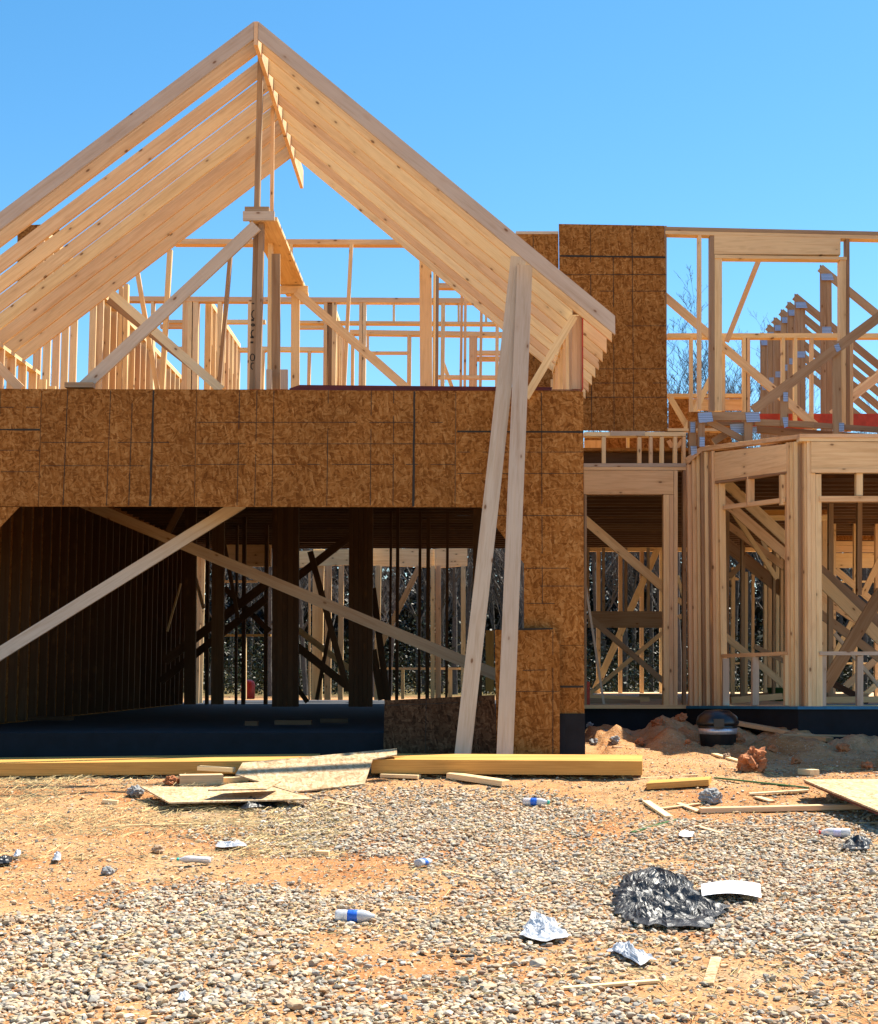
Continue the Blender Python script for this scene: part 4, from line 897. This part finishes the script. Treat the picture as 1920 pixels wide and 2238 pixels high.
# crumpled sheets
def crumple(name, uvs, hgt, mat, label, cat, n=46, fr=6.0, seed=1, rag=.15, base=.02, kind=None):
    pts = [G(a, b) for a, b in uvs]; cx = sum(p.x for p in pts)/len(pts); cy = sum(p.y for p in pts)/len(pts)
    poly_ = [(p.x-cx, p.y-cy) for p in pts]
    def reach(a):
        dx, dy = math.cos(a), math.sin(a); best = 0
        for k in range(len(poly_)):
            (x0, y0), (x1, y1) = poly_[k], poly_[(k+1) % len(poly_)]
            ex, ey = x1-x0, y1-y0; det = dx*ey-dy*ex
            if abs(det) < 1e-12: continue
            t = (x0*ey-y0*ex)/det; q = (x0*dy-y0*dx)/det
            if t > 0 and -1e-6 <= q <= 1+1e-6: best = max(best, t)
        return best or .02
    vs, fs = [], []; m_ = n*2
    for i in range(n+1):
        for k in range(m_):
            a = -math.pi+2*math.pi*k/m_; R0 = reach(a); R0 *= 1+rag*noise.noise((math.cos(a)*4+seed, math.sin(a)*4, seed))+rag*.6*noise.noise((math.cos(a)*14, math.sin(a)*14, seed))
            r = R0*i/n; x, y = r*math.cos(a), r*math.sin(a)
            s1 = 1-abs(noise.noise((x*fr, y*fr*1.6, seed)))*2.2; s2 = 1-abs(noise.noise((x*fr*2.6, y*fr*3.4, seed+4)))*2
            h = max(0, s1)*.65+max(0, s2)*.3+.15*noise.noise((x*fr*7, y*fr*7, seed))
            env = (1-(i/n)**3)*.8+.12
            vs.append((x+.02*noise.noise((x*9, y*9, 1)), y+.02*noise.noise((x*9, y*9, 5)), gh(cx+x, cy+y)-gh(cx, cy)+base+hgt*max(0, h)*env))
    for i in range(n):
        for k in range(m_):
            fs.append((i*m_+k, i*m_+(k+1) % m_, (i+1)*m_+(k+1) % m_, (i+1)*m_+k))
    me = bpy.data.meshes.new(name); me.from_pydata(vs, [], fs); me.update()
    for p_ in me.polygons: p_.use_smooth = False
    o = link(name, me, None, Matrix.Translation((cx, cy, gh(cx, cy))), mat)
    sm = o.modifiers.new('thickness', 'SOLIDIFY'); sm.thickness = .0015
    return tag(o, label, cat, kind=kind)
crumple('silt_fabric', [(1340, 1950), (1375, 1915), (1430, 1900), (1500, 1925), (1535, 1970), (1588, 1988), (1562, 2022), (1490, 2036), (1385, 2030), (1345, 1990)], .07, BFILM, 'large torn black fabric crumpled on the gravel at the right', 'fabric', n=80, fr=5.0, seed=3, rag=.14)
crumple('silt_fabric', [(498, 1768), (540, 1776), (600, 1770), (622, 1755), (560, 1756)], .07, BFILM, 'small black fabric scrap in front of the flat sheet', 'fabric', n=34, seed=5)
crumple('silt_fabric', [(1840, 1862), (1900, 1868), (1905, 1845), (1860, 1846)], .06, BFILM, 'black fabric scrap at the right edge below the orange capped bottle', 'fabric', n=26, seed=6)
crumple('silt_fabric', [(1600, 1612), (1660, 1618), (1720, 1606), (1690, 1588), (1620, 1590)], .12, BFILM, 'dark plastic bundle in the shade right of the black bin', 'fabric', n=34, seed=31)
crumple('silt_fabric', [(1740, 1612), (1790, 1614), (1800, 1600), (1750, 1598)], .08, BFILM, 'dark plastic scrap against the bay foundation', 'fabric', n=26, seed=33)
crumple('plastic_wrap', [(1138, 2050), (1180, 2062), (1245, 2055), (1212, 2015), (1165, 2005)], .06, WFILM, 'crumpled clear plastic wrap on the gravel left of the black fabric', 'plastic', n=34, fr=12, seed=8)
crumple('plastic_wrap', [(1332, 2090), (1400, 2116), (1432, 2105), (1380, 2085), (1345, 2072)], .05, WFILM, 'thin white plastic film on the gravel below the black fabric', 'plastic', n=30, fr=14, seed=9)
crumple('plastic_wrap', [(468, 1860), (540, 1862), (535, 1852), (480, 1852)], .03, WFILM, 'flat white film scrap above the orange clay band', 'plastic', n=20, fr=14, seed=10)
crumple('paper_scrap', [(115, 1885), (132, 1886), (134, 1872), (118, 1872)], .05, WFILM, 'small pale paper ball on the left clay', 'paper', n=14, fr=20, seed=11)
crumple('paper_scrap', [(30, 1876), (45, 1876), (46, 1866), (32, 1865)], .04, WFILM, 'tiny paper scrap near the left edge', 'paper', n=12, fr=20, seed=12)
crumple('paper_scrap', [(1480, 1832), (1515, 1835), (1520, 1824), (1490, 1822)], .02, PAPER, 'white paper scrap below the thin laths at the right', 'paper', n=12, fr=10, seed=13)
crumple('paper_scrap', [(388, 2192), (415, 2196), (420, 2180), (392, 2178)], .03, WFILM, 'white scrap near the bottom left on gravel', 'paper', n=12, fr=12, seed=15)
crumple('glove', [(-10, 1891), (25, 1890), (30, 1880), (-10, 1880)], .04, BLACKP, 'black glove like scrap at the left edge on clay', 'scrap', n=14, fr=10, seed=14)
barG('pen', 984, 2094, 1038, 2090, .012, .010, STRAP, 'black pen shaped scrap on the gravel near the bottom', 'scrap')
# bowed sheet of paper
pc = [G(1535, 1958, .03), G(1665, 1962, .03), G(1662, 1932, .03), G(1533, 1933, .03)]
vs, fs = [], []
for i in range(17):
    for k in range(2):
        t = i/16; a = pc[0].lerp(pc[1], t) if k == 0 else pc[3].lerp(pc[2], t); vs.append(a+Vector((0, 0, .018*math.sin(math.pi*t))))
for i in range(16): fs.append((2*i, 2*i+2, 2*i+3, 2*i+1))
me = bpy.data.meshes.new('paper_sheet'); me.from_pydata([v-pc[0] for v in vs], [], fs); me.update()
o = link('paper_sheet', me, None, Matrix.Translation(pc[0]), PAPER); sm = o.modifiers.new('t', 'SOLIDIFY'); sm.thickness = .002
tag(o, 'white sheet of card bowed up on the gravel at the right', 'paper')
# red can and tub seen inside
lathe_o = lathe(None, 'fuel_can', [(.02, 0), (.13, 0), (.14, .02), (.14, .3), (.10, .36), (.04, .38)], Matrix.Translation(P(542, 1528, 29.5)), REDP, 14)
tag(lathe_o, 'red can on the ground behind the garage seen through the frame', 'can')
tb = lathe(None, 'green_tub', [(.02, 0), (.15, 0), (.18, .16), (.19, .17), (.17, .175)], Matrix.Translation(Vector((P(1708, 1535, 20).x, 20, ZF+.004))), GREENP, 18)
tag(tb, 'dark green tub on the floor inside the left bay window', 'tub')

# ================================================================ WOODS BEHIND
def treemesh(seed, H, depth=5, spread=.72):
    r = random.Random(seed); segs = []
    def grow(p, d, L_, rad, lev):
        n = 5 if lev == 0 else 3
        for i in range(n):
            d = (d+Vector((r.uniform(-1, 1), r.uniform(-1, 1), r.uniform(-.3, .5)))*(.05 if lev == 0 else .17)).normalized()
            q = p+d*L_/n; r2 = rad*(1-.55*(i+1)/n if lev == 0 else 1-.5*(i+1)/n)
            segs.append((p, q, rad*(1-.55*i/n), r2, lev))
            if lev < depth and (i > 0 or lev > 0):
                for _ in range(r.choice((1, 2, 2)) if lev < 3 else r.choice((1, 1, 2))):
                    a = r.uniform(0, 6.283); side = Vector((math.cos(a), math.sin(a), 0)); nd = (d*(1-spread*.5)+side*spread*r.uniform(.6, 1.2)+Vector((0, 0, .35))).normalized()
                    grow(q, nd, L_*r.uniform(.34, .52), r2*r.uniform(.4, .62), lev+1)
            p = q
    grow(Vector((0, 0, 0)), Vector((0, 0, 1)), H*.82, H*.014, 0)
    def build(sel):
        vs, fs = [], []
        for a, b, ra, rb_, lev in sel:
            k = 7 if lev == 0 else (4 if lev < 2 else 3); R = frame(b-a, Vector((.3, .9, .1))); y_, z_ = R.col[1], R.col[2]; o_ = len(vs)
            ra = max(ra, .006); rb_ = max(rb_, .005)
            for c, rr in ((a, ra), (b, rb_)):
                for i in range(k):
                    t = 6.283*i/k; vs.append(tuple(c+y_*math.cos(t)*rr+z_*math.sin(t)*rr))
            for i in range(k): fs.append((o_+i, o_+(i+1) % k, o_+k+(i+1) % k, o_+k+i))
        me = bpy.data.meshes.new('branches'); me.from_pydata(vs, [], fs); me.update(); return me
    return build([s for s in segs if s[4] == 0]), build([s for s in segs if s[4] > 0])
BARK = plain('grey_bark', (.075, .064, .056), .9, var=.4, sc=6, bmp=.5)
protos_t = [treemesh(s, h) for s, h in ((1, 10), (2, 11), (3, 12), (4, 9.5), (5, 11.5), (6, 12))]
rt_ = random.Random(5)
LBL = ['left of the gable', 'behind the garage opening', 'behind the upper studs', 'behind the right wing', 'at the right edge']
n_t = 0
def plant(x, y, k, s):
    tm, cm = protos_t[k]
    u = CX+F*x/y
    where = 'beyond the left edge' if u < 0 else 'seen behind the dark garage opening' if u < 640 else 'seen behind the middle of the house' if u < 1280 else 'seen through the wing doorway' if u < 1460 else 'showing its top beyond the upper window frame' if u < 1700 else 'behind the row of trusses at the right'
    t = thing('bare_tree', Vector((x, y, gz(y)-.1)), 'tall bare leafless tree '+where, 'tree', 'bare trees in the wood behind the house '+where); t.rotation_euler = (0, 0, rt_.uniform(0, 6.28)); t.scale = (s, s, s)
    for nm, me in (('trunk', tm), ('branches', cm)):
        if not me.materials: me.materials.append(BARK)
        o = bpy.data.objects.new(nm, me); C.objects.link(o); o.parent = t
for i in range(130):
    y = rt_.uniform(40, 72); x = rt_.uniform(-.34, .36)*y; u = CX+F*x/y
    s = rt_.uniform(.85, 1.02) if 1440 < u < 1640 else rt_.uniform(.62, .80)
    plant(x, y, rt_.randrange(6), s*(y/58))
# dense far undergrowth and thicket
def thicket(n, ylo, yhi, zmax, size, name, cols, zpow=1.3):
    vs = np.zeros((n*4, 3)); cs = np.zeros((n*4, 4))
    y = rng.uniform(ylo, yhi, n); x = rng.uniform(-.40, .42, n)*y
    cl = np.array([noise.noise((a*.35, b*.35, 2)) for a, b in zip(x, y)])
    z = zmax*(.75+.9*cl)*rng.random(n)**zpow
    c = np.stack([x, y, np.interp(y, GY, GZ)+z], 1)
    a = rng.normal(size=(n, 3)); a /= np.linalg.norm(a, axis=1)[:, None]; b = np.cross(a, rng.normal(size=(n, 3))); b /= np.linalg.norm(b, axis=1)[:, None]
    s = (size*rng.uniform(.5, 1.3, n))[:, None]
    for k, (i, j) in enumerate(((-1, -.5), (1, -.5), (1, .5), (-1, .5))): vs[k::4] = c+a*s*i+b*s*j
    pal = np.array(cols)[rng.integers(0, len(cols), n)]*rng.uniform(.6, 1.3, n)[:, None]
    for k in range(4): cs[k::4, :3] = pal; cs[k::4, 3] = 1
    me = npmesh(name, vs, np.arange(n*4).reshape(-1, 4), False, cs)
    return link(name, me, mat=attrmat('leaves', .45))
tag(thicket(60000, 44, 60, 2.2, .045, 'undergrowth', [(.012, .020, .006), (.022, .030, .009), (.035, .028, .014)], 1.4), 'dark green evergreen undergrowth at the foot of the wood', 'undergrowth', kind='stuff')
tag(thicket(120000, 68, 95, 8.8, .16, 'far_wood', [(.012, .012, .011), (.018, .016, .014), (.010, .015, .009)], .85), 'dense dark far wood closing the view behind the house', 'wood', kind='stuff')
